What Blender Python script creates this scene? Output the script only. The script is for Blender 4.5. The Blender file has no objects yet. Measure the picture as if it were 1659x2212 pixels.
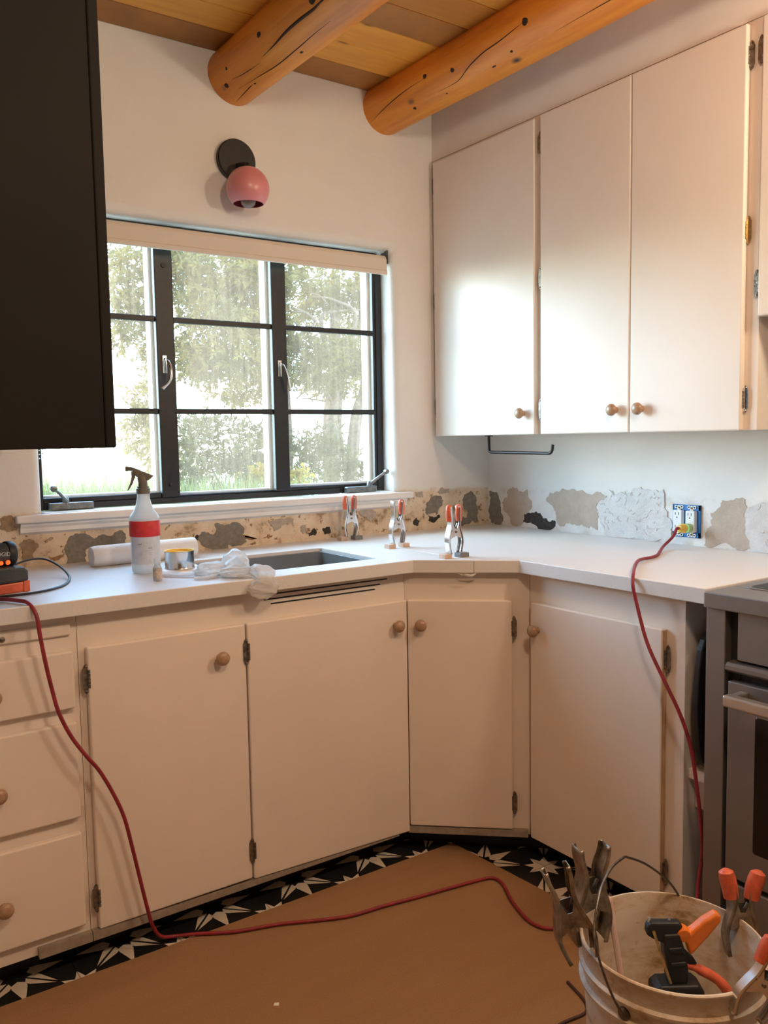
import bpy, bmesh, math, random
from mathutils import Vector, Matrix
random.seed(7)
S = bpy.context.scene
COL = S.collection
PI = math.pi

# ---------------------------------------------------------------- camera
cd = bpy.data.cameras.new('camera'); cam = bpy.data.objects.new('camera', cd); COL.objects.link(cam)
yaw, pit, rol = -0.608, -0.086, -0.017
F = Vector((-math.sin(yaw)*math.cos(pit), math.cos(yaw)*math.cos(pit), math.sin(pit)))
R0 = Vector((math.cos(yaw), math.sin(yaw), 0)); U0 = R0.cross(F)
R1 = math.cos(rol)*R0+math.sin(rol)*U0; U1 = -math.sin(rol)*R0+math.cos(rol)*U0
M = Matrix((R1, U1, -F)).transposed().to_4x4(); M.translation = (-2.396, -2.678, 1.278)
cam.matrix_world = M
cd.sensor_fit = 'AUTO'; cd.sensor_width = 36.0; cd.lens = 1845.986/2212*36
cd.clip_start = 0.02
S.camera = cam

# ---------------------------------------------------------------- sky, sun, lamps, exposure
SUN_DIR = Vector((0.62, -0.77, -0.15)).normalized()      # the way the light travels
W = bpy.data.worlds.new('world'); S.world = W; W.use_nodes = True
wn = W.node_tree; wn.nodes.clear()
wo = wn.nodes.new('ShaderNodeOutputWorld'); wb = wn.nodes.new('ShaderNodeBackground')
sk = wn.nodes.new('ShaderNodeTexSky'); sk.sky_type = 'NISHITA'; sk.sun_disc = False
sk.sun_elevation = math.radians(48); sk.sun_rotation = math.atan2(-SUN_DIR.x, -SUN_DIR.y)
sk.air_density = 1.0; sk.dust_density = 1.0; sk.ozone_density = 1.0
hs = wn.nodes.new('ShaderNodeHueSaturation'); hs.inputs['Saturation'].default_value = 0.8
wb.inputs['Strength'].default_value = 2.4
hz = wn.nodes.new('ShaderNodeMix'); hz.data_type = 'RGBA'; hz.blend_type = 'MULTIPLY'; hz.inputs[0].default_value = 1.0; hz.inputs[7].default_value = (0.58, 0.87, 0.98, 1)
wn.links.new(sk.outputs[0], hs.inputs['Color']); wn.links.new(hs.outputs[0], hz.inputs[6]); wn.links.new(hz.outputs[2], wb.inputs['Color']); wn.links.new(wb.outputs[0], wo.inputs['Surface'])

def lamp(name, typ, loc, energy, col, **kw):
    d = bpy.data.lights.new(name, typ); d.energy = energy; d.color = col
    for k, v in kw.items(): setattr(d, k, v)
    o = bpy.data.objects.new(name, d); o.location = loc; COL.objects.link(o); return o
sun = lamp('sun', 'SUN', (-6, 8, 4), 2.1, (0.82, 0.88, 1.0), angle=math.radians(20))
sun.rotation_euler = SUN_DIR.to_track_quat('-Z', 'Y').to_euler()
WARM = (1.0, 0.84, 0.62)
lamp('ceiling_lamp', 'POINT', (-0.50, -2.12, 2.05), 29, WARM, shadow_soft_size=0.07)
lamp('fill_lamp', 'POINT', (-1.60, -2.30, 2.25), 37, WARM, shadow_soft_size=0.10)  # unseen warm fill, added to lift the walls, doors and ceiling

S.view_settings.view_transform = 'Standard'; S.view_settings.look = 'None'
S.view_settings.gamma = 1.0; S.view_settings.use_curve_mapping = False
S.view_settings.exposure = 0.0

# ---------------------------------------------------------------- materials
def sr(r, g, b):
    f = lambda c: (c/255/12.92) if c/255 <= .04045 else ((c/255+.055)/1.055)**2.4
    return (f(r), f(g), f(b), 1)
MATS = {}
class NT:
    def __init__(s, name):
        s.m = bpy.data.materials.new(name); s.m.use_nodes = True; s.t = s.m.node_tree
        s.b = s.t.nodes['Principled BSDF']; s.out = s.t.nodes['Material Output']
    def n(s, typ, **kw):
        x = s.t.nodes.new(typ)
        for k, v in kw.items():
            if hasattr(x, k) and not k.startswith('i_'): setattr(x, k, v)
            else: x.inputs[k.replace('i_', '').replace('_', ' ')].default_value = v
        return x
    def l(s, a, b): s.t.links.new(a, b)
    def coord(s, scale=(1, 1, 1), which='Object'):
        c = s.n('ShaderNodeTexCoord'); mp = s.n('ShaderNodeMapping'); mp.inputs['Scale'].default_value = scale
        s.l(c.outputs[which], mp.inputs['Vector']); return mp.outputs[0]
    def noise(s, vec, scale, detail=4, rough=.55):
        x = s.n('ShaderNodeTexNoise'); x.inputs['Scale'].default_value = scale; x.inputs['Detail'].default_value = detail
        x.inputs['Roughness'].default_value = rough; s.l(vec, x.inputs['Vector']); return x.outputs['Fac']
    def ramp(s, fac, *stops):
        x = s.n('ShaderNodeValToRGB'); e = x.color_ramp.elements
        while len(e) < len(stops): e.new(.5)
        for i, (p, c) in enumerate(stops): e[i].position = p; e[i].color = c if len(c) == 4 else (*c, 1)
        s.l(fac, x.inputs[0]); return x.outputs[0]
    def mix(s, fac, a, b, blend='MIX'):
        x = s.n('ShaderNodeMix', data_type='RGBA', blend_type=blend)
        for v, i in ((fac, 0), (a, 6), (b, 7)):
            if hasattr(v, 'links'): s.l(v, x.inputs[i])
            else: x.inputs[i].default_value = v
        return x.outputs[2]
    def math(s, op, a, b=0.0, clamp=False):
        x = s.n('ShaderNodeMath', operation=op, use_clamp=clamp)
        for v, i in ((a, 0), (b, 1)):
            if hasattr(v, 'links'): s.l(v, x.inputs[i])
            else: x.inputs[i].default_value = v
        return x.outputs[0]
    def bump(s, h, strength=.3, dist=.01):
        x = s.n('ShaderNodeBump'); x.inputs['Strength'].default_value = strength; x.inputs['Distance'].default_value = dist
        s.l(h, x.inputs['Height']); s.l(x.outputs[0], s.b.inputs['Normal'])
    def base(s, c):
        if hasattr(c, 'links'): s.l(c, s.b.inputs['Base Color'])
        else: s.b.inputs['Base Color'].default_value = c
WHITE1 = (1, 1, 1, 1); BLACK0 = (0, 0, 0, 1)
def plain(name, col, rough=.5, metal=0.0, nscale=0, namp=.12, bump=0, bscale=80, spec=.5, coat=0):
    k = NT(name); k.b.inputs['Roughness'].default_value = rough; k.b.inputs['Metallic'].default_value = metal
    k.b.inputs['Specular IOR Level'].default_value = spec; k.b.inputs['Coat Weight'].default_value = coat
    if nscale:
        v = k.coord(); f = k.noise(v, nscale)
        a = tuple(c*(1-namp) for c in col[:3])+(1,); b = tuple(min(1, c*(1+namp)) for c in col[:3])+(1,)
        k.base(k.ramp(f, (.3, a), (.7, b)))
    else: k.base(col)
    if bump: k.bump(k.noise(k.coord(), bscale), bump, .004)
    MATS[name] = k.m; return k.m
# painted wood of the cabinets, faint brush texture
m_cab = plain('cabinet_paint', (.79, .70, .62, 1), .42, nscale=3, namp=.03, bump=.06, bscale=140)
m_cabu = m_cab
m_raw = plain('raw_plywood_edge', (.30, .25, .20, 1), .8, nscale=40, namp=.2)
m_wood_edge = plain('bare_door_edge', (.55, .36, .21, 1), .6, nscale=30, namp=.15)
m_white = plain('white_paint', (.80, .77, .74, 1), .4, nscale=5, namp=.03)
m_counter = plain('white_laminate', (.71, .695, .685, 1), .38, nscale=400, namp=.05)
m_black = plain('black_iron', (.012, .012, .013, 1), .45, nscale=60, namp=.3)
m_blackp = plain('black_plastic', (.015, .015, .016, 1), .5)
m_char = plain('charcoal_paint', (.013, .0118, .0105, 1), .65, nscale=4, namp=.1, spec=.12)
m_steel = plain('brushed_steel', (.27, .25, .24, 1), .42, .75, nscale=8, namp=.06)
m_sink = plain('sink_steel', (.20, .212, .222, 1), .40, .30, nscale=10, namp=.06)
m_chrome = plain('chrome', (.75, .74, .73, 1), .18, 1.0, nscale=30, namp=.12)
m_oldmetal = plain('worn_metal', (.30, .25, .19, 1), .38, .8, nscale=45, namp=.55, bump=.3)
m_hinge = plain('aged_hinge_metal', (.23, .20, .17, 1), .4, .8, nscale=90, namp=.5, bump=.4, bscale=200)
m_brass = plain('brass_hinge_metal', (.62, .42, .18, 1), .3, .9, nscale=90, namp=.3)
m_orange = plain('orange_vinyl', (.66, .13, .06, 1), .42, nscale=60, namp=.2)
m_orange2 = plain('orange_plastic', (.80, .20, .02, 1), .4, nscale=30, namp=.1)
m_red = plain('red_cord_rubber', (.26, .018, .028, 1), .5, nscale=40, namp=.25)
m_cordblk = plain('black_cord_rubber', (.02, .014, .015, 1), .45)
m_cordbrn = plain('brown_cord_rubber', (.06, .022, .016, 1), .5)
m_pink = plain('pink_enamel', (.66, .25, .26, 1), .32)
m_pinkin = plain('deep_pink_inside', (.40, .07, .11, 1), .5)
m_blind = NT('blind_fabric'); m_blind.base((.74, .66, .57, 1)); m_blind.b.inputs['Roughness'].default_value = .9
m_blind.bump(m_blind.noise(m_blind.coord(), 500), .1, .001); m_blind = m_blind.m
m_tan = plain('tan_block_wood', (.62, .43, .32, 1), .7, nscale=50, namp=.2)
m_greyblk = plain('grey_block', (.20, .20, .19, 1), .7, nscale=60, namp=.2)
m_paper = plain('white_paper', (.80, .77, .74, 1), .9, bump=.15, bscale=260)
m_redlab = plain('red_tape_label', (.62, .035, .04, 1), .5, nscale=60, namp=.15)
m_bluel = plain('pale_label', (.60, .65, .72, 1), .5, nscale=70, namp=.08)
m_ink = plain('label_ink', (.10, .13, .22, 1), .6)
m_spray = plain('grey_green_trigger_plastic', (.16, .145, .11, 1), .45, nscale=60, namp=.25)
m_blue = plain('blue_box_plastic', (.02, .16, .45, 1), .45)
m_recep = plain('white_receptacle_plastic', (.78, .80, .80, 1), .35)
m_yellow = plain('yellow_plug_rubber', (.80, .52, .10, 1), .45)
m_dkgrey = plain('dark_grey_plastic', (.045, .05, .053, 1), .5, bump=.2, bscale=300)
m_grey2 = plain('mid_grey_plastic', (.12, .12, .12, 1), .5)
m_concrete = plain('subfloor', (.2, .18, .16, 1), .9, nscale=6)
m_tileblk = plain('black_cement_tile', (.012, .012, .013, 1), .38, nscale=14, namp=.35)
m_tilewht = plain('cream_tile_inlay', (.62, .56, .47, 1), .5, nscale=25, namp=.08)
m_bail = plain('bail_wire', (.16, .14, .12, 1), .35, .8, nscale=60, namp=.5)
m_trunk = plain('juniper_bark', (.17, .088, .055, 1), .9, nscale=30, namp=.35, bump=.6, bscale=40)
m_picket = plain('fence_picket_wood', (.80, .50, .27, 1), .9, nscale=12, namp=.2)
m_gravel = plain('dry_ground', (.52, .46, .36, 1), .95, nscale=9, namp=.2)
m_stick = plain('pale_pink_stick', (.75, .55, .50, 1), .6)
m_tray = plain('black_tray', (.012, .011, .011, 1), .4)
m_board = plain('brown_cutting_board', (.22, .11, .06, 1), .5, nscale=18, namp=.2)
m_glassblk = plain('oven_glass', (.006, .006, .007, 1), .08)
m_led = NT('orange_light'); m_led.b.inputs['Emission Color'].default_value = (1, .16, .02, 1); m_led.b.inputs['Emission Strength'].default_value = .9; m_led.base((.8, .1, .02, 1)); m_led = m_led.m
m_green = NT('green_plug_glow'); m_green.b.inputs['Emission Color'].default_value = (.15, 1, .25, 1); m_green.b.inputs['Emission Strength'].default_value = .25; m_green.base((.4, .8, .4, 1)); m_green = m_green.m

def cardboard():
    k = NT('brown_cardboard'); v = k.coord((1, 6, 1)); f = k.noise(v, 3, 6); g = k.noise(k.coord(), 220, 3)
    c = k.ramp(f, (.25, (.25, .135, .062)), (.75, (.29, .165, .078)))
    k.base(k.mix(.12, c, k.ramp(g, (.3, (.2, .11, .05)), (.7, (.6, .38, .2)))))
    k.b.inputs['Roughness'].default_value = .85; k.bump(g, .12, .002); return k.m
m_card = cardboard()
def stucco(name, side):
    # painted adobe plaster; below the old backsplash line the tile came off and the scraped plaster shows
    k = NT(name); v = k.coord(); sx = k.n('ShaderNodeSeparateXYZ'); k.l(v, sx.inputs[0])
    n1 = k.noise(v, 14, 6, .6); n2 = k.noise(v, 34, 6, .65); n3 = k.noise(v, 7, 5, .6); n4 = k.noise(v, 70, 4)
    edge = k.math('ADD', sx.outputs['Z'], k.math('MULTIPLY', k.math('SUBTRACT', n2, .5), .05))
    mask = k.ramp(k.math('MULTIPLY', k.math('SUBTRACT', 1.078, edge), 60, True), (0, BLACK0), (1, WHITE1))
    paint = k.ramp(n3, (.3, (.77, .735, .69)), (.7, (.80, .765, .72)))
    if side == 'window':
        c = k.ramp(n1, (.36, (.36, .25, .15)), (.45, (.66, .52, .37)), (.62, (.74, .63, .49)), (.75, (.60, .47, .33)))
        st = k.ramp(n2, (.57, BLACK0), (.63, WHITE1)); c = k.mix(st, c, (.24, .14, .07, 1))
    else:
        c = k.ramp(n1, (.30, (.62, .56, .48)), (.5, (.76, .73, .70)), (.8, (.80, .78, .75)))
        st = k.ramp(n2, (.66, BLACK0), (.69, WHITE1)); c = k.mix(st, c, (.50, .42, .33, 1))
    k.base(k.mix(mask, paint, c)); k.b.inputs['Roughness'].default_value = .85
    h = k.math('ADD', k.math('MULTIPLY', n3, .5), k.math('MULTIPLY', mask, k.math('MULTIPLY', n2, .6)))
    h = k.math('ADD', h, k.math('MULTIPLY', n4, .06))
    k.bump(h, .35, .02); return k.m
m_wallw = stucco('window_wall_plaster', 'window'); m_wallr = stucco('right_wall_plaster', 'right')
m_sash = plain('outer_sash_paint', (.25, .20, .185, 1), .5, nscale=20, namp=.05)
m_far = plain('far_room_wall', (.34, .28, .22, 1), .85, nscale=3, namp=.1)
m_wall = plain('plain_wall_plaster', (.78, .715, .66, 1), .85, nscale=6, namp=.04, bump=.2, bscale=14)
def patchm(name, a, b, sc=60, bs=.6, bsc=60):
    k = NT(name); f = k.noise(k.coord(), sc, 6, .65); k.base(k.ramp(f, (.3, a), (.7, b))); k.b.inputs['Roughness'].default_value = .92
    k.bump(k.noise(k.coord(), bsc, 6, .7), bs, .006); return k.m
PM = dict(grey=patchm('grey_cement_patch', (.17, .15, .125), (.27, .245, .21)), brown=patchm('brown_plaster_patch', (.27, .18, .10), (.42, .30, .19)),
          rust=patchm('rust_brown_patch', (.22, .10, .04), (.42, .24, .12)), taupe=patchm('taupe_plaster_patch', (.37, .31, .25), (.47, .40, .33)),
          dark=patchm('dark_hole_patch', (.025, .022, .02), (.07, .06, .055)), tan=patchm('tan_plaster_patch', (.46, .37, .295), (.55, .455, .37), 25),
          skim=patchm('pale_grey_skim_coat', (.60, .58, .56), (.74, .72, .70), 16, 1.0, 34))
def logwood(name, light):
    k = NT(name); v = k.coord((8, .7, 8)); f = k.noise(v, 3, 6, .6)
    c = k.ramp(f, (.25, (.50, .14, .009)), (.5, (.72, .24, .018)), (.78, (.84, .34, .034)))
    vo = k.n('ShaderNodeTexVoronoi'); vo.inputs['Scale'].default_value = 5.5; k.l(k.coord((1.4, .8, 1.4)), vo.inputs['Vector'])
    kn = k.ramp(vo.outputs['Distance'], (.03, WHITE1), (.11, BLACK0))
    c = k.mix(kn, c, (.04, .015, .006, 1))
    k.base(c); k.b.inputs['Roughness'].default_value = .45
    k.bump(k.noise(k.coord((20, 1, 20)), 4, 5), .25, .006); return k.m
m_log = logwood('oiled_log', 1)
m_crack = plain('dark_crack', (.03, .012, .005, 1), .9)
def plankwood():
    k = NT('ceiling_plank_wood'); v = k.coord((.9, 9, 9)); oi = k.n('ShaderNodeObjectInfo')
    f = k.noise(v, 3.5, 6, .6); c = k.ramp(f, (.25, (.68, .28, .034)), (.75, (.84, .42, .060)))
    d = k.ramp(oi.outputs['Random'], (.25, (.62, .52, .50)), (.45, (1, 1, 1)), (.9, (1.0, .96, .9)))
    c = k.mix(1.0, c, d, 'MULTIPLY')
    vo = k.n('ShaderNodeTexVoronoi'); vo.inputs['Scale'].default_value = 4; k.l(k.coord((.8, 1.9, 1)), vo.inputs['Vector'])
    kn = k.ramp(vo.outputs['Distance'], (.035, WHITE1), (.10, BLACK0))
    k.base(k.mix(kn, c, (.10, .035, .01, 1))); k.b.inputs['Roughness'].default_value = .5; k.bump(f, .15, .004); return k.m
m_plank = plankwood()
m_plankd = plain('brown_ceiling_plank', (.36, .145, .028, 1), .5, nscale=6, namp=.25)
def knobwood():
    k = NT('turned_knob_wood'); w = k.n('ShaderNodeTexNoise'); k.l(k.coord((60, 400, 60)), w.inputs['Vector']); w.inputs['Scale'].default_value = 1.5
    k.base(k.ramp(w.outputs['Fac'], (.3, (.33, .20, .12)), (.7, (.46, .30, .19)))); k.b.inputs['Roughness'].default_value = .32; return k.m
m_knob = knobwood()
def glass():
    # dusty pane: mostly clear, a thin film of dust and rain streaks that scatters the daylight
    k = NT('dusty_glass'); t = k.t; tr = k.n('ShaderNodeBsdfTransparent'); tl = k.n('ShaderNodeBsdfTranslucent'); gl = k.n('ShaderNodeBsdfGlossy')
    gl.inputs['Roughness'].default_value = .02; tl.inputs['Color'].default_value = (1.0, .68, .46, 1)
    f = k.noise(k.coord((22, 1, 1.6)), 5, 5, .6); g = k.noise(k.coord(), 2.5, 2)
    fac = k.math('ADD', k.math('MULTIPLY', f, .080), k.math('MULTIPLY', g, .028))
    m1 = k.n('ShaderNodeMixShader'); k.l(fac, m1.inputs[0]); k.l(tr.outputs[0], m1.inputs[1]); k.l(tl.outputs[0], m1.inputs[2])
    m2 = k.n('ShaderNodeMixShader'); m2.inputs[0].default_value = .012; k.l(m1.outputs[0], m2.inputs[1]); k.l(gl.outputs[0], m2.inputs[2])
    k.l(m2.outputs[0], k.out.inputs['Surface']); return k.m
m_glass = glass()
def clearish(name, col, tfac, rough=.15):
    k = NT(name); tr = k.n('ShaderNodeBsdfTransparent'); mx = k.n('ShaderNodeMixShader'); mx.inputs[0].default_value = tfac
    tl = k.n('ShaderNodeBsdfTranslucent'); tl.inputs['Color'].default_value = col; k.base(col); k.b.inputs['Roughness'].default_value = rough
    m0 = k.n('ShaderNodeMixShader'); m0.inputs[0].default_value = .45; k.l(k.b.outputs[0], m0.inputs[1]); k.l(tl.outputs[0], m0.inputs[2])
    k.l(m0.outputs[0], mx.inputs[1]); k.l(tr.outputs[0], mx.inputs[2]); k.l(mx.outputs[0], k.out.inputs['Surface']); return k.m
m_hdpe = clearish('milky_plastic', (.80, .79, .76, 1), .12, .4)
m_film = clearish('thin_white_plastic_film', (.86, .84, .81, 1), .30, .3)
m_bulb = clearish('clear_bulb_glass', (.8, .75, .72, 1), .7, .05)
m_vial = clearish('clear_vial_plastic', (.75, .75, .72, 1), .45, .15)
m_clearplug = clearish('clear_plug_cap', (.70, .72, .45, 1), .25, .2)
def leaf(name, a, b, tr=.5):
    k = NT(name); f = k.noise(k.coord(), 3.2, 4); c = k.ramp(f, (.3, a), (.7, b)); k.base(c); k.b.inputs['Roughness'].default_value = .7
    tl = k.n('ShaderNodeBsdfTranslucent'); k.l(c, tl.inputs['Color']); mx = k.n('ShaderNodeMixShader'); mx.inputs[0].default_value = tr
    k.l(k.b.outputs[0], mx.inputs[1]); k.l(tl.outputs[0], mx.inputs[2]); k.l(mx.outputs[0], k.out.inputs['Surface']); return k.m
m_leaf = leaf('juniper_needles', (.125, .080, .014), (.26, .160, .028)); m_leafb = leaf('blue_green_needles', (.095, .070, .025), (.185, .125, .042))
m_leafy = leaf('yellow_green_leaves', (.40, .24, .03), (.55, .32, .05)); m_grass = leaf('green_grass_blades', (.13, .145, .04), (.22, .21, .06))
def bucketm():
    k = NT('dirty_white_plastic'); v = k.coord((1, 1, 2.2)); f = k.noise(v, 9, 8, .7); g = k.noise(k.coord(), 40, 5, .7)
    c = k.ramp(f, (.34, (.34, .22, .10)), (.44, (.62, .50, .36)), (.56, (.72, .66, .57)), (.8, (.76, .72, .66)))
    k.base(k.mix(k.ramp(g, (.60, BLACK0), (.72, (.6, .6, .6))), c, (.36, .25, .14, 1))); k.b.inputs['Roughness'].default_value = .5; k.bump(g, .1, .002); return k.m
m_bucket = bucketm()

# ---------------------------------------------------------------- mesh helpers
class MB:
    def __init__(s): s.v = []; s.f = []; s.mi = []; s.cur = 0
    def add(s, vs, fs):
        o = len(s.v); s.v += [tuple(v) for v in vs]; s.f += [tuple(i+o for i in f) for f in fs]; s.mi += [s.cur]*len(fs); return s
    def box(s, a, b):
        x0, y0, z0 = (min(a[i], b[i]) for i in range(3)); x1, y1, z1 = (max(a[i], b[i]) for i in range(3))
        return s.add([(x0,y0,z0),(x1,y0,z0),(x1,y1,z0),(x0,y1,z0),(x0,y0,z1),(x1,y0,z1),(x1,y1,z1),(x0,y1,z1)],
                     [(0,3,2,1),(4,5,6,7),(0,1,5,4),(1,2,6,5),(2,3,7,6),(3,0,4,7)])
    def obox(s, M, a, b):
        t = MB().box(a, b); return s.add([M @ Vector(v) for v in t.v], t.f)
    def prism(s, poly, fn, t0, t1):      # polygon in 2-D, fn maps (p, t) to 3-D
        n = len(poly); vs = [fn(p, t0) for p in poly]+[fn(p, t1) for p in poly]
        return s.add(vs, [tuple(range(n-1, -1, -1)), tuple(range(n, 2*n))]+[(i, (i+1) % n, n+(i+1) % n, n+i) for i in range(n)])
    def tube(s, pts, r, k=8, flat=1.0, closed=False):
        pts = [Vector(p) for p in pts]; n = len(pts); rr = r if isinstance(r, (list, tuple)) else [r]*n
        up = Vector((0, 0, 1)); vs = []; prev = None
        for i, p in enumerate(pts):
            t = (pts[min(i+1, n-1)]-pts[max(i-1, 0)])
            if t.length < 1e-9: t = Vector((0, 0, 1))
            t.normalize()
            if prev is None:
                a = t.cross(up) if abs(t.z) < .95 else t.cross(Vector((1, 0, 0)))
            else: a = prev-t*prev.dot(t)
            if a.length < 1e-6: a = t.cross(Vector((1, .3, 0)))
            a.normalize(); prev = a; b = t.cross(a)
            for j in range(k):
                q = 2*PI*j/k; vs.append(p+a*(math.cos(q)*rr[i])+b*(math.sin(q)*rr[i]*flat))
        fs = [(i*k+j, i*k+(j+1) % k, (i+1)*k+(j+1) % k, (i+1)*k+j) for i in range(n-1) for j in range(k)]
        fs += [tuple(range(k-1, -1, -1)), tuple(range((n-1)*k, n*k))]
        return s.add(vs, fs)
    def lathe(s, prof, o=(0, 0, 0), ax='z', k=24, M=None, cap=True):
        vs = []; n = len(prof)
        for r, h in prof:
            for j in range(k):
                q = 2*PI*j/k; c, d = r*math.cos(q), r*math.sin(q)
                v = {'z': (c, d, h), 'y': (c, h, d), 'x': (h, c, d)}[ax]
                v = Vector(v)
                if M is not None: v = M @ v
                vs.append(v+Vector(o))
        fs = [(i*k+j, i*k+(j+1) % k, (i+1)*k+(j+1) % k, (i+1)*k+j) for i in range(n-1) for j in range(k)]
        if cap: fs += [tuple(range(k-1, -1, -1)), tuple(range((n-1)*k, n*k))]
        return s.add(vs, fs)
    def build(s, name, mats, parent=None, smooth=False, bevel=0, seg=2, fix=True):
        me = bpy.data.meshes.new(name); me.from_pydata(s.v, [], s.f)
        ml = mats if isinstance(mats, (list, tuple)) else [mats]
        for m in ml: me.materials.append(m)
        if len(ml) > 1: me.polygons.foreach_set('material_index', s.mi)
        if fix:
            bm = bmesh.new(); bm.from_mesh(me); bmesh.ops.recalc_face_normals(bm, faces=bm.faces); bm.to_mesh(me); bm.free()
        if smooth:
            me.polygons.foreach_set('use_smooth', [True]*len(me.polygons))
            me.set_sharp_from_angle(angle=math.radians(42))
        me.update(); o = bpy.data.objects.new(name, me); COL.objects.link(o)
        if bevel:
            b = o.modifiers.new('bevel', 'BEVEL'); b.width = bevel; b.segments = seg; b.limit_method = 'ANGLE'; b.angle_limit = math.radians(50)
        if parent is not None: attach(o, parent)
        return o
def wloc(p):
    v = Vector(p.location); q = p.parent
    while q is not None: v = v  ; q = q.parent
    return v
ORIG = {}
def attach(o, p):
    o.parent = p
    o.matrix_parent_inverse = Matrix.Translation(-ORIG.get(p.name, Vector((0, 0, 0))))
def thing(name, label, cat, loc=(0, 0, 0), group=None):
    o = bpy.data.objects.new(name, None); o.empty_display_size = .05; o.location = loc; COL.objects.link(o)
    ORIG[o.name] = Vector(loc); o['label'] = label; o['category'] = cat
    if group: o['group'] = group
    return o
def tag(o, label, cat, group=None):
    o['label'] = label; o['category'] = cat
    if group: o['group'] = group
    return o
def struct(o): o['kind'] = 'structure'; return o
def stuff(o): o['kind'] = 'stuff'; return o
def copy_tree(src, world, label=None, parent=None):
    c = src.copy(); COL.objects.link(c)
    if parent is not None: c.parent = parent
    else: c.matrix_world = world
    if label: c['label'] = label
    for ch in [x for x in bpy.data.objects if x.parent == src]: copy_tree(ch, None, None, c)
    return c
def spline(pts, n=8):
    P = [Vector(p) for p in pts]; P = [P[0]*2-P[1]]+P+[P[-1]*2-P[-2]]; out = []
    for i in range(1, len(P)-2):
        a, b, c, d = P[i-1:i+3]
        for j in range(n):
            t = j/n; out.append(.5*((2*b)+(c-a)*t+(2*a-5*b+4*c-d)*t*t+(3*b-3*c+d-a)*t**3))
    out.append(P[-2]); return out
def bm_obj(name, bm, mat, parent=None):
    me = bpy.data.meshes.new(name); bmesh.ops.recalc_face_normals(bm, faces=bm.faces); bm.to_mesh(me); bm.free(); me.materials.append(mat)
    o = bpy.data.objects.new(name, me); COL.objects.link(o)
    if parent is not None: attach(o, parent)
    return o
def dense(poly, k=8):
    return [(a[0]+(b[0]-a[0])*i/k, a[1]+(b[1]-a[1])*i/k) for a, b in zip(poly, poly[1:]+poly[:1]) for i in range(k)]
def rrect(x0, x1, y0, y1, r, n=5):
    out = []
    for cx, cy, a in ((x1-r, y1-r, 0), (x0+r, y1-r, 90), (x0+r, y0+r, 180), (x1-r, y0+r, 270)):
        for i in range(n+1):
            q = math.radians(a+90*i/n); out.append((cx+r*math.cos(q), cy+r*math.sin(q)))
    return out

# ================================================================ ROOM SHELL
ZC = 2.54
WX0, WX1, WZ0, WZ1 = -1.775, -0.472, 1.05, 1.985         # window opening
bm = bmesh.new()
ou = [(-2.5, 0), (0.2, 0), (0.2, 2.75), (-2.5, 2.75)]; inn = [(WX0, WZ0), (WX1, WZ0), (WX1, WZ1), (WX0, WZ1)]
fo = [bm.verts.new((x, 0, z)) for x, z in ou]; fi = [bm.verts.new((x, 0, z)) for x, z in inn]
bo = [bm.verts.new((x, .160, z)) for x, z in ou]; bi = [bm.verts.new((x, .160, z)) for x, z in inn]
for i in range(4):
    j = (i+1) % 4
    bm.faces.new((fo[i], fo[j], fi[j], fi[i])); bm.faces.new((bo[j], bo[i], bi[i], bi[j]))
    bm.faces.new((fi[i], fi[j], bi[j], bi[i])); bm.faces.new((fo[j], fo[i], bo[i], bo[j]))
eds = [bm.edges.get((fi[1], fi[2])), bm.edges.get((fi[2], fi[3])), bm.edges.get((fi[3], fi[0]))]
eds += [bm.edges.get((fi[2], bi[2])), bm.edges.get((fi[3], bi[3]))]
bmesh.ops.bevel(bm, geom=eds, offset=.034, segments=6, affect='EDGES', profile=.5)
wall_window = bm_obj('wall_window', bm, m_wallw); struct(wall_window)
wall_window.data.polygons.foreach_set('use_smooth', [True]*len(wall_window.data.polygons)); wall_window.data.set_sharp_from_angle(angle=math.radians(35))
wall_right = struct(MB().box((0, -5.2, 0), (.2, 0, 2.75)).build('wall_right', m_wallr))
struct(MB().box((-2.5, -1.5, 0), (-2.32, 0, 2.75)).build('wall_left', m_wall))
struct(MB().box((-4.7, -5.2, 0), (-4.5, -1.5, 2.75)).build('wall_far_left', m_far))
struct(MB().box((-4.7, -1.5, 0), (-2.5, -1.3, 2.75)).build('wall_partition', m_far))
struct(MB().box((-4.7, -5.4, 0), (.2, -5.2, 2.75)).build('wall_back', m_far))
floor = struct(MB().box((-4.5, -5.2, -.06), (0, 0, -.009)).build('floor', m_concrete))
ceiling = struct(MB().box((-4.5, -5.2, ZC+.03), (0, 0, ZC+.12)).build('ceiling', m_plank))
soffit = struct(MB().box((-.279, -4.2, 2.338), (0, 0, ZC+.03)).build('wall_soffit', m_wall))

# ceiling planks, one object each
pl = None
for i in range(37):
    y = -.14*i
    if pl is None:
        pl = MB().box((-4.5, -.1385, ZC), (-.279, -.0005, ZC+.029)).build('plank', m_plank, ceiling, bevel=.003, seg=1)
        o = pl
    else:
        o = pl.copy(); COL.objects.link(o)
        if i in (3, 8, 12): o.data = dk.data
    if i == 0:
        dk = pl; pl = MB().box((-4.5, -.1385, ZC), (-.279, -.0005, ZC+.029)).build('plank', m_plank, ceiling, bevel=.003, seg=1); pl.location = (0, -.14, 0); o = dk; dk.data.materials[0] = m_plankd
    elif i == 1:
        COL.objects.unlink(o); bpy.data.objects.remove(o); continue
    o.location = (0, y, random.choice((0, 0, .001, -.001)))
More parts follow.
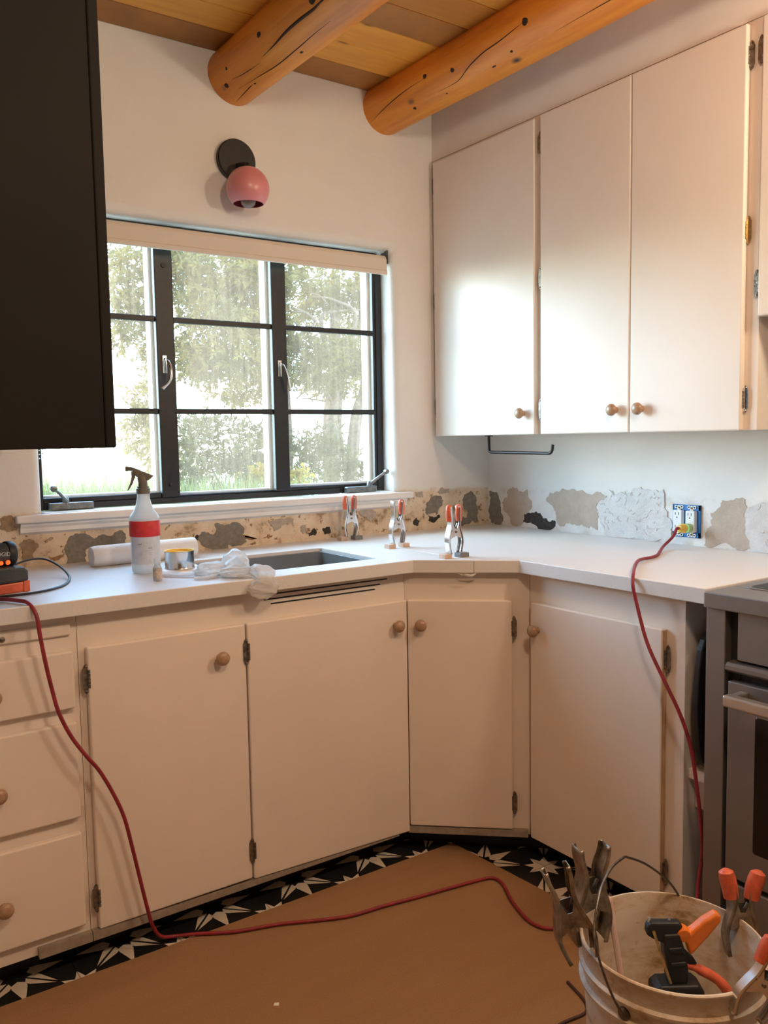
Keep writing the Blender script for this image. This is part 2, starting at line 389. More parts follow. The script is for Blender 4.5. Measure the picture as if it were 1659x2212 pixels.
# plaster patches left by the old backsplash
PATCH = [["y","grey",[[-1.716,0.908],[-1.718,0.954],[-1.704,0.994],[-1.683,1.004],[-1.651,0.998],[-1.635,0.988],[-1.606,0.994],[-1.551,1.003],[-1.531,0.988],[-1.53,0.954],[-1.579,0.958],[-1.641,0.959],[-1.658,0.948],[-1.661,0.928],[-1.657,0.909]]],["y","brown",[[-1.898,1.064],[-1.883,1.071],[-1.868,1.072],[-1.859,1.064],[-1.862,1.042],[-1.852,1.033],[-1.854,1.026],[-1.874,1.023],[-1.899,1.037]]],["y","brown",[[-1.85,0.985],[-1.835,0.996],[-1.816,0.997],[-1.801,0.985],[-1.794,0.977],[-1.802,0.965],[-1.811,0.954],[-1.808,0.937],[-1.831,0.932],[-1.845,0.945],[-1.84,0.961]]],["y","rust",[[-1.767,0.942],[-1.73,0.944],[-1.724,0.934],[-1.739,0.927],[-1.762,0.933]]],["y","brown",[[-1.778,0.989],[-1.751,0.997],[-1.755,0.99],[-1.773,0.981]]],["y","grey",[[-1.288,0.967],[-1.261,0.974],[-1.228,0.969],[-1.23,1.0],[-1.204,0.998],[-1.163,1.002],[-1.132,0.991],[-1.12,0.978],[-1.131,0.952],[-1.113,0.931],[-1.14,0.921],[-1.179,0.927],[-1.182,0.913],[-1.238,0.913],[-1.272,0.93]]],["y","taupe",[[-1.025,0.993],[-0.981,1.002],[-0.925,0.996],[-0.929,0.978],[-0.976,0.977],[-1.005,0.959],[-1.015,0.977]]],["y","taupe",[[-0.898,0.969],[-0.877,0.972],[-0.875,0.952],[-0.89,0.94],[-0.898,0.951]]],["y","dark",[[-0.87,0.941],[-0.846,0.957],[-0.832,0.943],[-0.838,0.931],[-0.864,0.928]]],["y","dark",[[-0.808,0.954],[-0.775,0.957],[-0.772,0.936],[-0.799,0.931]]],["y","taupe",[[-0.651,1.003],[-0.594,1.01],[-0.569,0.998],[-0.573,0.977],[-0.595,0.963],[-0.62,0.985]]],["y","rust",[[-1.126,0.956],[-1.097,0.947],[-1.073,0.938],[-1.092,0.934],[-1.118,0.941]]],["y","rust",[[-1.049,0.938],[-1.01,0.945],[-1.027,0.934]]],["y","dark",[[-1.306,0.959],[-1.293,0.97],[-1.289,0.951],[-1.299,0.949]]],["y","grey",[[-0.329,1.015],[-0.297,1.041],[-0.254,1.044],[-0.251,1.003],[-0.272,0.973],[-0.324,0.971]]],["y","dark",[[-0.317,0.971],[-0.265,0.97],[-0.259,0.957],[-0.279,0.945],[-0.318,0.948]]],["y","grey",[[-0.13,1.043],[-0.095,1.057],[-0.067,1.029],[-0.061,0.986],[-0.054,0.927],[-0.124,0.921],[-0.162,0.921],[-0.158,0.945],[-0.117,0.947],[-0.11,0.968],[-0.137,0.996]]],["y","taupe",[[-0.383,1.066],[-0.348,1.067],[-0.342,1.049],[-0.354,1.044],[-0.377,1.048]]],["y","dark",[[-0.394,0.951],[-0.378,0.965],[-0.362,0.951],[-0.369,0.933],[-0.388,0.935]]],["y","taupe",[[-0.277,1.061],[-0.211,1.071],[-0.211,1.055],[-0.244,1.051]]],["x","grey",[[-0.008,1.05],[-0.051,1.049],[-0.07,1.018],[-0.078,0.976],[-0.081,0.918],[-0.019,0.922],[-0.009,0.94],[-0.011,0.994]]],["x","tan",[[-0.086,1.008],[-0.128,1.065],[-0.173,1.07],[-0.231,1.067],[-0.249,1.027],[-0.256,0.997],[-0.216,0.969],[-0.201,0.927],[-0.135,0.925],[-0.12,0.963],[-0.089,0.977]]],["x","dark",[[-0.205,0.961],[-0.238,0.975],[-0.28,0.983],[-0.315,0.96],[-0.342,0.949],[-0.383,0.95],[-0.383,0.933],[-0.266,0.931],[-0.205,0.935]]],["x","tan",[[-0.333,1.033],[-0.389,1.066],[-0.457,1.074],[-0.535,1.065],[-0.592,1.072],[-0.632,1.059],[-0.598,1.036],[-0.595,0.982],[-0.589,0.933],[-0.561,0.946],[-0.51,0.947],[-0.47,0.944],[-0.41,0.932],[-0.389,0.953],[-0.385,0.989],[-0.354,1.016]]],["x","skim",[[-0.598,1.033],[-0.635,1.057],[-0.735,1.075],[-0.797,1.089],[-0.873,1.092],[-0.879,1.064],[-0.89,1.002],[-0.912,0.972],[-0.897,0.921],[-0.777,0.918],[-0.624,0.919],[-0.605,0.968]]],["x","tan",[[-1.051,1.025],[-1.089,1.048],[-1.093,1.067],[-1.17,1.073],[-1.176,1.045],[-1.167,1.02],[-1.191,0.923],[-1.133,0.921],[-1.029,0.92],[-1.033,0.955],[-1.057,0.983],[-1.061,1.009]]],["x","skim",[[-1.172,1.02],[-1.219,1.064],[-1.244,1.069],[-1.43,1.06],[-1.43,0.918],[-1.194,0.921]]]]
rp = random.Random(3)
def ragged(poly, it=3, amp=.22):
    for k in range(it):
        out = []
        for i, a in enumerate(poly):
            b = poly[(i+1) % len(poly)]; dx, dy = b[0]-a[0], b[1]-a[1]; o = rp.uniform(-amp, amp)
            out += [a, ((a[0]+b[0])/2-dy*o, (a[1]+b[1])/2+dx*o)]
        poly = out
    return poly
for w, col, poly in PATCH:
    th = {'skim': .0035, 'tan': .0018, 'dark': .0012}.get(col, .0025)
    poly = ragged([(a, max(b, .915)) for a, b in poly])
    poly = [(a, max(b, .9145)) for a, b in poly]
    if w == 'y': MB().prism(poly, lambda p, t: (p[0], t, p[1]), .004, -th).build('plaster_patch', PM[col], wall_window)
    else: MB().prism(poly, lambda p, t: (t, p[0], p[1]), .004, -th).build('plaster_patch', PM[col], wall_right)
# ragged paint-and-glue ridges of skim coat on the right wall
for i in range(64):
    y = rp.uniform(-.885, -.61) if i < 46 else rp.uniform(-1.40, -1.19); z = rp.uniform(.930, 1.078); l = rp.uniform(.010, .040); a = rp.uniform(-1.3, 1.3); q = rp.uniform(-.008, .008)
    pts = [(-.0030, y+l*math.cos(a)*t+q*(1-4*t*t), z+l*math.sin(a)*t+.003*math.sin(9*t+i)) for t in (-.5, -.25, 0, .25, .5)]
    MB().tube(pts, [.0008, .0022, .0028, .0020, .0006], 6).build('plaster_ridge', PM['skim'], wall_right)

# ---- round log beams
def log(name, xc, zc, r, label, seed, cracks, knots):
    rg = random.Random(seed); t = thing(name, label, 'beam', (xc, -2.2, zc))
    mb = MB(); vs = []; n = 44; k = 36
    ph = [rg.uniform(0, 6.28) for _ in range(8)]
    for i in range(n):
        y = .02-5.2*i/(n-1)
        for j in range(k):
            q = 2*PI*j/k
            rr = r*(1+.018*math.sin(2*q+ph[0]+.5*y)+.012*math.sin(3*q+ph[1]-1.1*y)+.012*math.sin(5*y+ph[2])+.01*math.sin(1.7*y+q+ph[3]))
            vs.append((xc+rr*math.cos(q)+.006*math.sin(y*1.3+ph[4]), y, zc+rr*math.sin(q)))
    fs = [(i*k+j, i*k+(j+1) % k, (i+1)*k+(j+1) % k, (i+1)*k+j) for i in range(n-1) for j in range(k)]+[tuple(range(k)), tuple(range((n-1)*k, n*k))]
    mb.add(vs, fs).build('log', m_log, t, smooth=True)
    def surf(q, y, k=1.0):
        rr = r*(1+.018*math.sin(2*q+ph[0]+.5*y)+.012*math.sin(3*q+ph[1]-1.1*y)+.012*math.sin(5*y+ph[2])+.01*math.sin(1.7*y+q+ph[3]))*k
        return Vector((xc+rr*math.cos(q)+.006*math.sin(y*1.3+ph[4]), y, zc+rr*math.sin(q)))
    for w, pl_ in cracks:
        P_ = [surf(q, y) for q, y in [tuple(v)[:2] for v in spline([(q, y, 0) for q, y in pl_], 5)]]; n_ = len(P_)
        MB().tube(P_, [w*math.sin(PI*min(max(i/(n_-1), .06), .94)) for i in range(n_)], 5).build('crack', m_crack, t)
    for q, y, a_, b_ in knots:
        vs = [surf(q, y, 1.012)]; m_ = 12
        for i in range(m_):
            u = 2*PI*i/m_; vs.append(surf(q+b_/r*math.sin(u)*(1+.15*math.sin(3*u+y*40)), y+a_*math.cos(u)*(1+.12*math.sin(2*u+q*9)), 1.004))
        MB().add(vs, [(0, 1+i, 1+(i+1) % m_) for i in range(m_)]).build('knot', m_crack, t, fix=True)
    return t
log('ceiling_beam', -1.105, 2.472, .089, 'round orange log beam ending above the pink wall lamp', 5,
    [(.0042, [(-2.48, -.92), (-2.467, -.694), (-2.432, -.638), (-2.45, -.565), (-2.43, -.484), (-2.355, -.406), (-2.30, -.33)]), (.0016, [(-1.88, -.66), (-1.871, -.571), (-1.819, -.454), (-1.794, -.337), (-1.877, -.229), (-1.961, -.113)]), (.0018, [(-1.78, -.18), (-1.744, -.141), (-1.617, -.033)]), (.0012, [(-2.2, -.30), (-2.25, -.2), (-2.35, -.12)])],
    [(-2.9, -.36, .013, .007), (-2.318, -.075, .011, .008), (-1.63, -.464, .008, .004), (-2.646, -.65, .014, .010), (-2.75, -.125, .006, .005), (-1.75, -.19, .006, .003)])
log('ceiling_beam', -.505, 2.488, .089, 'round orange log beam running beside the white upper cabinets', 11,
    [(.0020, [(-2.179, -.384), (-2.181, -.48), (-2.448, -.558), (-2.617, -.633), (-2.681, -.708), (-2.779, -.781), (-2.83, -.815)]), (.0016, [(-2.377, -.005), (-2.61, -.114), (-2.787, -.235), (-2.844, -.354)]), (.0014, [(-2.1, -.9), (-2.15, -1.2), (-2.1, -1.5)])],
    [(-2.90, -.36, .010, .007), (-2.617, -.489, .008, .007), (-2.819, -.824, .012, .010), (-2.208, -.733, .006, .004), (-2.037, -.242, .007, .006), (-2.023, -.642, .009, .003), (-1.95, -.407, .004, .003)])

# ---- floor: black cement tiles with pale stars, and the cardboard laid over them
def tile_mesh():
    h = .1267; mb = MB(); mb.cur = 0
    mb.box((-h, -h, -.009), (h, h, 0)); mb.cur = 1
    zt = .0004
    def flat(poly): 
        n = len(poly); mb.add([(x, y, zt) for x, y in poly], [tuple(range(n))])
    for i in range(8):
        a = PI/8*0+i*PI/4; ca, sa = math.cos(a), math.sin(a)
        rot = lambda p: (p[0]*ca-p[1]*sa, p[0]*sa+p[1]*ca)
        if i % 2 == 0: flat([rot(p) for p in ((.026, 0), (.038, -.017), (.052, -.0175), (.114, 0), (.052, .0175), (.038, .017))])
        else:
            flat([rot(p) for p in ((.030, .0025), (.112, .0032), (.052, .020), (.039, .018))])
            flat([rot(p) for p in ((.030, -.0025), (.039, -.018), (.052, -.020), (.112, -.0032))])
    for sx in (-1, 1):
        for sy in (-1, 1):
            pts = [(h*sx, h*sy)]
            for i in range(5):
                q = i*PI/8; rr = .058 if i % 2 == 0 else .031
                pts.append(((h-rr*math.cos(q))*sx, (h-rr*math.sin(q))*sy))
            flat(pts if sx*sy > 0 else pts[::-1])
    return mb
t0 = None
for i in range(-1, 7):
    for j in range(0, 10):
        x, y = -.751-.2545*i+.0, -.552-.2545*j
        if not (j == 0 or (x > -.85 and j < 9)) or x > -.2: continue
        if t0 is None: t0 = tile_mesh().build('tile', [m_tileblk, m_tilewht], floor, fix=False); o = t0
        else: o = t0.copy(); COL.objects.link(o)
        o.location = (x, y, 0)
cb = MB().prism([(-3.1, -4.2), (-.70, -4.2), (-.712, -2.9), (-.722, -1.6), (-.724, -1.1), (-.752, -.662), (-1.3, -.661), (-2.1, -.658), (-3.1, -.66)], lambda p, t: (p[0], p[1], t), .0012, .0048).build('cardboard_sheet', m_card)
tag(cb, 'large brown cardboard sheet laid over the tiled floor', 'floor cover')
chip = MB().prism([(-1.572, -1.024), (-1.562, -1.031), (-1.557, -1.022), (-1.566, -1.017)], lambda p, t: (p[0], p[1], t), .0049, .0058).build('paper_scrap', m_paper)
tag(chip, 'tiny white scrap lying alone on the brown cardboard', 'scrap')

# ================================================================ WINDOW
win = struct(bpy.data.objects.new('window_1', None)); COL.objects.link(win); win.location = (-1.12, .08, 1.073); ORIG['window_1'] = Vector(win.location)
FY0, FY1 = .080, .098
FX0, FX1, FZ0, FZ1 = -1.774, -.473, 1.073, 1.985
fr = MB()
fr.box((FX0, FY0, FZ0), (FX0+.020, FY1+.02, FZ1)); fr.box((-.502, FY0, FZ0), (FX1, FY1+.02, FZ1))
fr.box((FX0+.02, FY0, FZ1-.03), (-.502, FY1+.02, FZ1)); fr.box((FX0+.02, FY0, FZ0), (-.502, FY1+.02, FZ0+.020))
fr.build('frame', m_black, win, bevel=.002, seg=1)
MUL = [(-1.377, -1.314), (-.951, -.893)]
for a, b in MUL: MB().box((a, FY0-.004, FZ0+.02), (b, FY1, FZ1-.03)).build('mullion', m_black, win, bevel=.003, seg=2)
lights = [(FX0+.020, -1.377, 1.110), (-1.314, -.951, 1.099), (-.893, -.513, 1.106)]
MB().box((-.513, FY0+.004, FZ0+.02), (-.5025, FY1, FZ1-.03)).build('stile', m_black, win)
for li, (a, b, zb) in enumerate(lights):
    MB().box((a, FY0+.003, FZ0+.02), (b, FY1, zb)).build('bottom_rail', m_black, win, bevel=.002, seg=1)
    for z0, z1 in ((1.673, 1.691), (1.371, 1.389)):
        MB().box((a, FY0+.003, z0), (b, FY1, z1)).build('muntin', m_black, win, bevel=.002, seg=1)
    # pale outer sash, visible through the glass
    ring = MB(); oy0, oy1 = FY1+.012, FY1+.062; e = .006
    ring.box((a-.03, oy0, zb-.02), (a+e, oy1, FZ1)); ring.box((b-e, oy0, zb-.02), (b+.03, oy1, FZ1)); ring.box((a+e, oy0, zb-.02), (b-e, oy1, zb+e)); ring.box((a+e, oy0, FZ1-.04), (b-e, oy1, FZ1))
    ring.build('outer_sash', m_sash, win, bevel=.004, seg=1)
    for z0, z1 in ((zb, 1.371), (1.389, 1.673), (1.691, FZ1-.03)):
        MB().box((a+.0005, FY1-.004, z0+.0005), (b-.0005, FY1-.001, z1-.0005)).build('pane', m_glass, win)
# curved casement handles
for hx, dx in ((-1.352, -.022), (-.925, .026)):
    g = MB(); g.box((hx-.008, FY0-.008, 1.505), (hx+.006, FY0-.004, 1.562))
    g.tube(spline([(hx, FY0-.008, 1.553), (hx+.004, FY0-.022, 1.545), (hx+.010 if dx < 0 else hx+.012, FY0-.034, 1.515), (hx+.004 if dx < 0 else hx+.020, FY0-.036, 1.480), (hx+dx, FY0-.034, 1.452)], 5), [.004]*5+[.0055]*8+[.006]*7+[.007], 8, .7)
    o = g.build('casement_handle', m_chrome, win, smooth=True); o['label'] = 'curved metal casement handle'
for bx, bz in ((-1.345, 1.855), (-1.345, 1.135)):
    g = MB(); g.lathe([(.002, 0), (.0075, .001), (.0075, .005), (.004, .006)], (bx, FY0-.010, bz), 'y', 12); g.build('bolt', m_black, win, smooth=True)
# crank operators
def crank(x0, x1, knobp, pivot):
    g = MB(); g.prism(rrect(x0, x1, .046, .076, .008), lambda p, t: (p[0], p[1], t), 1.0745, 1.096)
    o = g.build('crank_box', m_grey3, win, bevel=.003)
    a = MB(); p, k = Vector(pivot), Vector(knobp)
    a.lathe([(.010, 0), (.011, .004), (.009, .016), (.006, .02)], (p.x, p.y, 1.094), 'z', 14)
    a.tube([p+Vector((0, 0, -.006)), p+Vector((0, -.004, .012)), p.lerp(k, .5)+Vector((0, -.004, .008)), k], [.009, .010, .007, .0055], 10, .7)
    a.lathe([(.001, -.011), (.008, -.009), (.0105, 0), (.008, .009), (.001, .011)], k, 'y', 14)
    attach(a.build('crank_handle', m_grey3, None, smooth=True), o)
m_grey3 = plain('grey_cast_metal', (.20, .205, .20, 1), .42, .55, nscale=60, namp=.3)
crank(-1.745, -1.610, (-1.735, .030, 1.142), (-1.695, .055, 1.092))
crank(-.665, -.528, (-.492, .038, 1.150), (-.560, .055, 1.092))
# sill board with its moulded apron
sl = MB()
sl.box((-1.858, -.030, 1.046), (-.408, 0, 1.070)); sl.box((WX0+.001, 0, 1.046), (WX1-.001, .080, 1.0725))
sl.build_ = None
o = sl.build('trim_1', m_white, None, bevel=.005, seg=3); struct(o)
ap = MB().prism([(0, 1.046), (-.018, 1.046), (-.018, 1.038), (-.012, 1.030), (-.012, 1.018), (0, 1.010)], lambda p, t: (t, p[0], p[1]), -1.845, -.432).build('trim_2', m_white, None); struct(ap)
# roller blind
rb = thing('roller_blind', 'cream fabric roller blind rolled up at the window head', 'blind', (-1.12, .03, 1.985))
g = MB(); prof = []
for i in range(24): prof.append((.0205*math.cos(2*PI*i/24), .0205*math.sin(2*PI*i/24)))
MB().prism(prof, lambda p, t: (t, .034+p[0], 1.947+p[1]), -1.765, -.492).build('fabric_roll', m_blind, rb, smooth=True)
MB().box((-1.765, .0125, 1.905), (-.492, .0142, 1.950)).build('fabric', m_blind, rb)
MB().prism(rrect(.009, .019, 1.892, 1.910, .004), lambda p, t: (t, p[0], p[1]), -1.765, -.492).build('bottom_bar', m_blind, rb, smooth=True)
g = MB(); g.box((-.489, .010, 1.935), (-.486, .055, 1.984)); g.lathe([(.004, 0), (.012, .001), (.012, .006), (.004, .007)], (-.4925, .034, 1.957), 'x', 14)
g.tube(spline([(-.487, .012, 1.984), (-.497, .006, 1.980), (-.492, .008, 1.968)], 4), .002, 6); g.build('bracket', m_grey2, rb)
g = MB()
for i in range(58):
    for dx in (0, .009): g.lathe([(.0004, -.0022), (.0021, -.001), (.0021, .001), (.0004, .0022)], (-1.765+dx, .058, 1.93-i*.0122+(.003 if dx else 0)), 'z', 6)
stuff(g.build('bead_chain', m_white, rb))

# ================================================================ WALL LAMP
wl = thing('wall_lamp', 'wall lamp with pink globe shade and black round plate above the window', 'lamp', (-1.113, 0, 2.203))
MB().lathe([(.001, 0), (.067, 0), (.068, -.004), (.068, -.018), (.065, -.021), (.001, -.021)], (-1.113, 0, 2.203), 'y', 48).build('backplate', m_black, wl, smooth=True)
MB().tube(spline([(-1.113, -.018, 2.185), (-1.114, -.055, 2.178), (-1.116, -.098, 2.168), (-1.117, -.1, 2.150)], 5), .007, 10).build('arm', m_black, wl, smooth=True)
C0 = (-1.117, -.1, 2.090); rs = .0695
pr = [(max(rs*math.sin(a), .0008), rs*math.cos(a)) for a in [i*math.radians(133)/26 for i in range(27)]]
sh = MB().lathe(pr+[(r-.002 if r > .003 else .0005, h+(0 if r > .02 else -.002)) for r, h in pr[::-1]], C0, 'z', 48, cap=False).build('shade', m_pink, wl, smooth=True)
MB().lathe([(max(r-.0035, .0004), h-.001) for r, h in pr], C0, 'z', 40, cap=False).build('shade_lining', m_pinkin, wl, smooth=True)
MB().lathe([(.001, .052), (.016, .05), (.016, .012), (.012, .01), (.001, .01)], C0, 'z', 18).build('socket', m_black, wl, smooth=True)
bl = MB().lathe([(.009, .012), (.011, 0), (.021, -.02), (.0255, -.034), (.022, -.050), (.012, -.059), (.001, -.061)], C0, 'z', 24, cap=False).build('bulb', m_bulb, wl, smooth=True)
g = MB()
for dx in (-.006, 0, .006): g.tube([(C0[0]+dx, C0[1], C0[2]-.005), (C0[0]+dx, C0[1], C0[2]-.042)], .0013, 6)
attach(g.build('filament', m_brass, None), bl)

# ================================================================ CABINETS
def knob(pos, nrm, parent, rad=.0185):
    n = Vector(nrm).normalized(); Mx = n.to_track_quat('Z', 'Y').to_matrix()
    MB().lathe([(.001, -.001), (.010, -.001), (.0085, .003), (.0078, .008), (.010, .011), (rad*.85, .014), (rad, .0195), (rad*.97, .025), (rad*.75, .0300), (rad*.4, .0325), (.0005, .033)], pos, 'z', 24, Mx).build('knob', m_knob, parent, smooth=True)
def hinge(pos, nrm, along, parent, mat=None, barrel=1, hgt=.074):
    n = Vector(nrm).normalized(); a = Vector(along).normalized(); z = Vector((0, 0, 1)); P = Vector(pos); h = hgt/2
    w = .0085
    poly = [(0, -h), (w*.6, -h*.86), (w*.75, -h*.7), (w, -h*.62), (w, h*.62), (w*.75, h*.7), (w*.6, h*.86), (0, h), (-w*.5, h*.86), (-w*.6, h*.66), (-w*.6, -h*.66), (-w*.5, -h*.86)]
    g = MB().prism(poly, lambda p, t: P+a*p[0]+z*p[1]+n*t, 0, .0022)
    for k in range(5):
        z0 = -h*.62+k*h*.248; g.tube([P-a*.0065*barrel+n*.0035+z*(z0+.0006), P-a*.0065*barrel+n*.0035+z*(z0+h*.248-.0006)], .0036, 8)
    for s in (-1, 1): g.lathe([(.0005, .001), (.0025, .001), (.0028, .003), (.0005, .004)], P+z*(s*h*.82)+n*.001, 'z', 8, n.to_track_quat('Z', 'Y').to_matrix())
    g.build('hinge', mat or m_hinge, parent, smooth=True)
def door(name, poly_a, poly_b, z0, z1, nrm, th, parent, mat=None, dep=.0):
    # flat slab between two plan points, standing proud of the face frame along nrm
    n = Vector(nrm).normalized(); a, b = Vector((*poly_a, 0)), Vector((*poly_b, 0)); q = [a, b, b-n*th, a-n*th]
    return MB().prism([(v.x, v.y) for v in q], lambda p, t: (p[0], p[1], t), z0, z1).build(name, mat or m_cab, parent, bevel=.0045, seg=3)
FYB = -.608        # face-frame plane of the window run
DYB = -.627        # door front plane
KZ = .066          # bottom of the cabinet boxes
TOPZ = .8755
def carcass(parent, x0, x1):
    MB().box((x0, FYB, KZ), (x1, 0-.002, TOPZ)).build('carcass', m_cab, parent, bevel=.001, seg=1)
    MB().box((x0, -.535, 0), (x1, -.515, KZ)).build('toe_kick', m_black, parent)
# drawer base
dc = thing('drawer_cabinet', 'white drawer cabinet with three deep drawers and a pull-out board at left', 'cabinet', (-2.09, -.3, 0))
carcass(dc, -2.319, -1.8555)
for z0, z1, kz in ((.652, .790, .714), (.383, .617, .488), (.112, .345, .219)):
    d = door('drawer', (-2.290, DYB), (-1.8695, DYB), z0, z1, (0, -1, 0), .0195, dc)
    knob((-2.052, DYB, kz), (0, -1, 0), d)
d = door('pull_out_board', (-2.290, DYB+.010), (-1.8705, DYB+.010), .826, .856, (0, -1, 0), .010, dc)
MB().lathe([(.0005, 0), (.004, 0), (.004, .008), (.007, .011), (.0005, .013)], (-2.024, DYB+.010, .840), 'z', 12, Vector((0, -1, 0)).to_track_quat('Z', 'Y').to_matrix()).build('knob', m_hinge, d, smooth=True)
# sink base
sc = thing('sink_cabinet', 'white double door cabinet with three vent slots under the sink', 'cabinet', (-1.37, -.3, 0))
g = MB(); g.box((-1.8545, FYB, KZ), (-.8865, FYB+.02, TOPZ)); g.box((-1.8545, FYB+.02, KZ), (-1.84, -.002, TOPZ)); g.box((-.90, FYB+.02, KZ), (-.8865, -.002, TOPZ)); g.box((-1.84, FYB+.02, KZ), (-.90, -.002, KZ+.018)); g.box((-1.84, -.02, KZ+.018), (-.90, -.002, TOPZ))
g.build('carcass', m_cab, sc)
MB().box((-1.8545, -.535, 0), (-.8865, -.515, KZ)).build('toe_kick', m_black, sc)
d1 = door('door', (-1.838, DYB), (-1.4245, DYB), .088, .792, (0, -1, 0), .0195, sc)
knob((-1.500, DYB, .715), (0, -1, 0), d1)
for z in (.716, .168): hinge((-1.8415, DYB+.006, z), (0, -1, 0), (-1, 0, 0), d1)
d2 = MB().prism([(-1.4195, .083), (-.8895, .0675), (-.8895, .792), (-1.4195, .792)], lambda p, t: (p[0], t, p[1]), DYB, FYB+.0005).build('door', m_cab, sc, bevel=.0045, seg=3)
knob((-.934, DYB, .720), (0, -1, 0), d2)
for z in (.717, .166): hinge((-1.4245, DYB-.001, z), (0, -1, 0), (-1, 0, 0), d2)
for xa, xb, z in ((-1.384, -.948, .860), (-1.358, -.974, .8465), (-1.338, -.993, .8335)):
    MB().prism(rrect(xa, xb, z-.002, z+.002, .0019, 3), lambda p, t: (p[0], t, p[1]), FYB-.0006, FYB+.003).build('vent_slot', m_blackp, sc)
MB().prism([(-1.854, KZ-.002), (-.93, KZ-.002), (-.93, KZ+.001), (-1.42, KZ+.015), (-1.854, KZ+.021)], lambda p, t: (p[0], t, p[1]), DYB+.002, FYB+.02).build('bottom_strip', m_raw, sc)
MB().box((-1.98, DYB+.002, KZ-.002), (-1.856, FYB+.02, KZ+.021)).build('bottom_strip', m_raw, dc)
# corner base with a diagonal door
cc = thing('corner_cabinet', 'white diagonal corner cabinet with a single narrow door', 'cabinet', (-.4, -.4, 0))
A, B = (-.8855, FYB), (-.608, -.8605)
MB().prism([(-.8855, -.002), (-.002, -.002), (-.002, -.8605), B, A], lambda p, t: (p[0], p[1], t), KZ, TOPZ).build('carcass', m_cab, cc, bevel=.001, seg=1)
MB().prism([(-.8855, -.515), (-.535, -.8605), (-.52, -.8605), (-.8855, -.50)], lambda p, t: (p[0], p[1], t), 0, KZ).build('toe_kick', m_black, cc)
dv = (Vector((*B, 0))-Vector((*A, 0))); L = dv.length; dv.normalize(); dn = Vector((dv.y, -dv.x, 0))
if dn.y > 0: dn = -dn
Av = Vector((*A, 0)); p0 = Av+dv*.010+dn*.019; p1 = Av+dv*(L-.052)+dn*.019
d3 = door('door', (p0.x, p0.y), (p1.x, p1.y), .088, .792, dn, .0195, cc)
kp = Av+dv*.052+dn*.019; knob((kp.x, kp.y, .718), dn, d3)
for z in (.708, .170):
    hp = Av+dv*(L-.047)+dn*.012; hinge((hp.x, hp.y, z), dn, dv, d3)
q0 = Av+dv*.005+dn*.017; q1 = Av+dv*(L-.006)+dn*.017
MB().prism([(q0.x, q0.y), (q1.x, q1.y), (q1.x-dn.x*.03, q1.y-dn.y*.03), (q0.x-dn.x*.03, q0.y-dn.y*.03)], lambda p, t: (p[0], p[1], t), KZ-.002, KZ+.019).build('bottom_strip', m_raw, cc)
# right base beside the range
rc = thing('base_cabinet', 'white single door base cabinet left of the steel range', 'cabinet', (-.3, -1.13, 0))
MB().box((-.608, -1.400, KZ), (-.002, -.8615, TOPZ)).build('carcass', m_cab, rc, bevel=.001, seg=1)
MB().box((-.535, -1.400, 0), (-.515, -.8615, KZ)).build('toe_kick', m_black, rc)
d4 = door('door', (-.627, -1.346), (-.627, -.881), .070, .790, (-1, 0, 0), .0195, rc)
knob((-.627, -.912, .711), (-1, 0, 0), d4)
MB().box((-.6255, -1.3468, .074), (-.609, -1.346, .786)).build('bare_edge', m_wood_edge, d4)
for z in (.713, .157): hinge((-.614, -1.3545, z), (-1, 0, 0), (0, -1, 0), d4, barrel=1)
# upper cabinets
UX, UF = -.297, -.278
UZ0, UZ1 = 1.2825, 2.3255
u1 = thing('wall_cabinet', 'tall white single door upper cabinet in the corner by the window', 'cabinet', (-.15, -.3, UZ0))
MB().box((UF, -.5855, UZ0+.001), (-.001, -.001, 2.337)).build('carcass', m_cab, u1, bevel=.001, seg=1)
d = door('door', (UX, -.569), (UX, -.026), UZ0, UZ1, (-1, 0, 0), .0188, u1)
knob((UX, -.516, 1.356), (-1, 0, 0), d)
for z in (2.243, 1.807, 1.396): hinge((UX+.012, -.0195, z), (-1, 0, 0), (0, 1, 0), d)
u2 = thing('wall_cabinet', 'tall white double door upper cabinet between the corner cabinet and the range', 'cabinet', (-.15, -.98, UZ0))
MB().box((UF, -1.375, UZ0+.001), (-.001, -.5865, 2.337)).build('carcass', m_cab, u2, bevel=.001, seg=1)
d = door('door', (UX, -.9675), (UX, -.5965), UZ0, UZ1+.003, (-1, 0, 0), .0188, u2)
knob((UX, -.918, 1.353), (-1, 0, 0), d)
for z in (2.243, 1.803, 1.366): hinge((UX+.010, -.5895, z), (-1, 0, 0), (0, 1, 0), d)
d = door('door', (UX, -1.3375), (UX, -.9705), UZ0, UZ1+.003, (-1, 0, 0), .0188, u2)
knob((UX, -1.015, 1.353), (-1, 0, 0), d)
for z, mm in ((2.250, m_hinge), (1.808, m_brass), (1.366, m_chrome)): hinge((UX+.014, -1.3435, z), (-1, 0, 0), (0, -1, 0), d, mm)
u3 = thing('wall_cabinet', 'short white upper cabinet above the range at right edge', 'cabinet', (-.15, -1.8, 1.58))
MB().box((UF, -2.25, 1.580), (-.001, -1.3765, 2.337)).build('carcass', m_cab, u3, bevel=.001, seg=1)
d = door('door', (UX, -1.80), (UX, -1.3805), 1.578, UZ1+.004, (-1, 0, 0), .0188, u3)
for z in (2.252, 1.665): hinge((UX+.010, -1.3735, z), (-1, 0, 0), (0, 1, 0), d)
d = door('door', (UX, -2.24), (UX, -1.805), 1.578, UZ1+.004, (-1, 0, 0), .0188, u3)
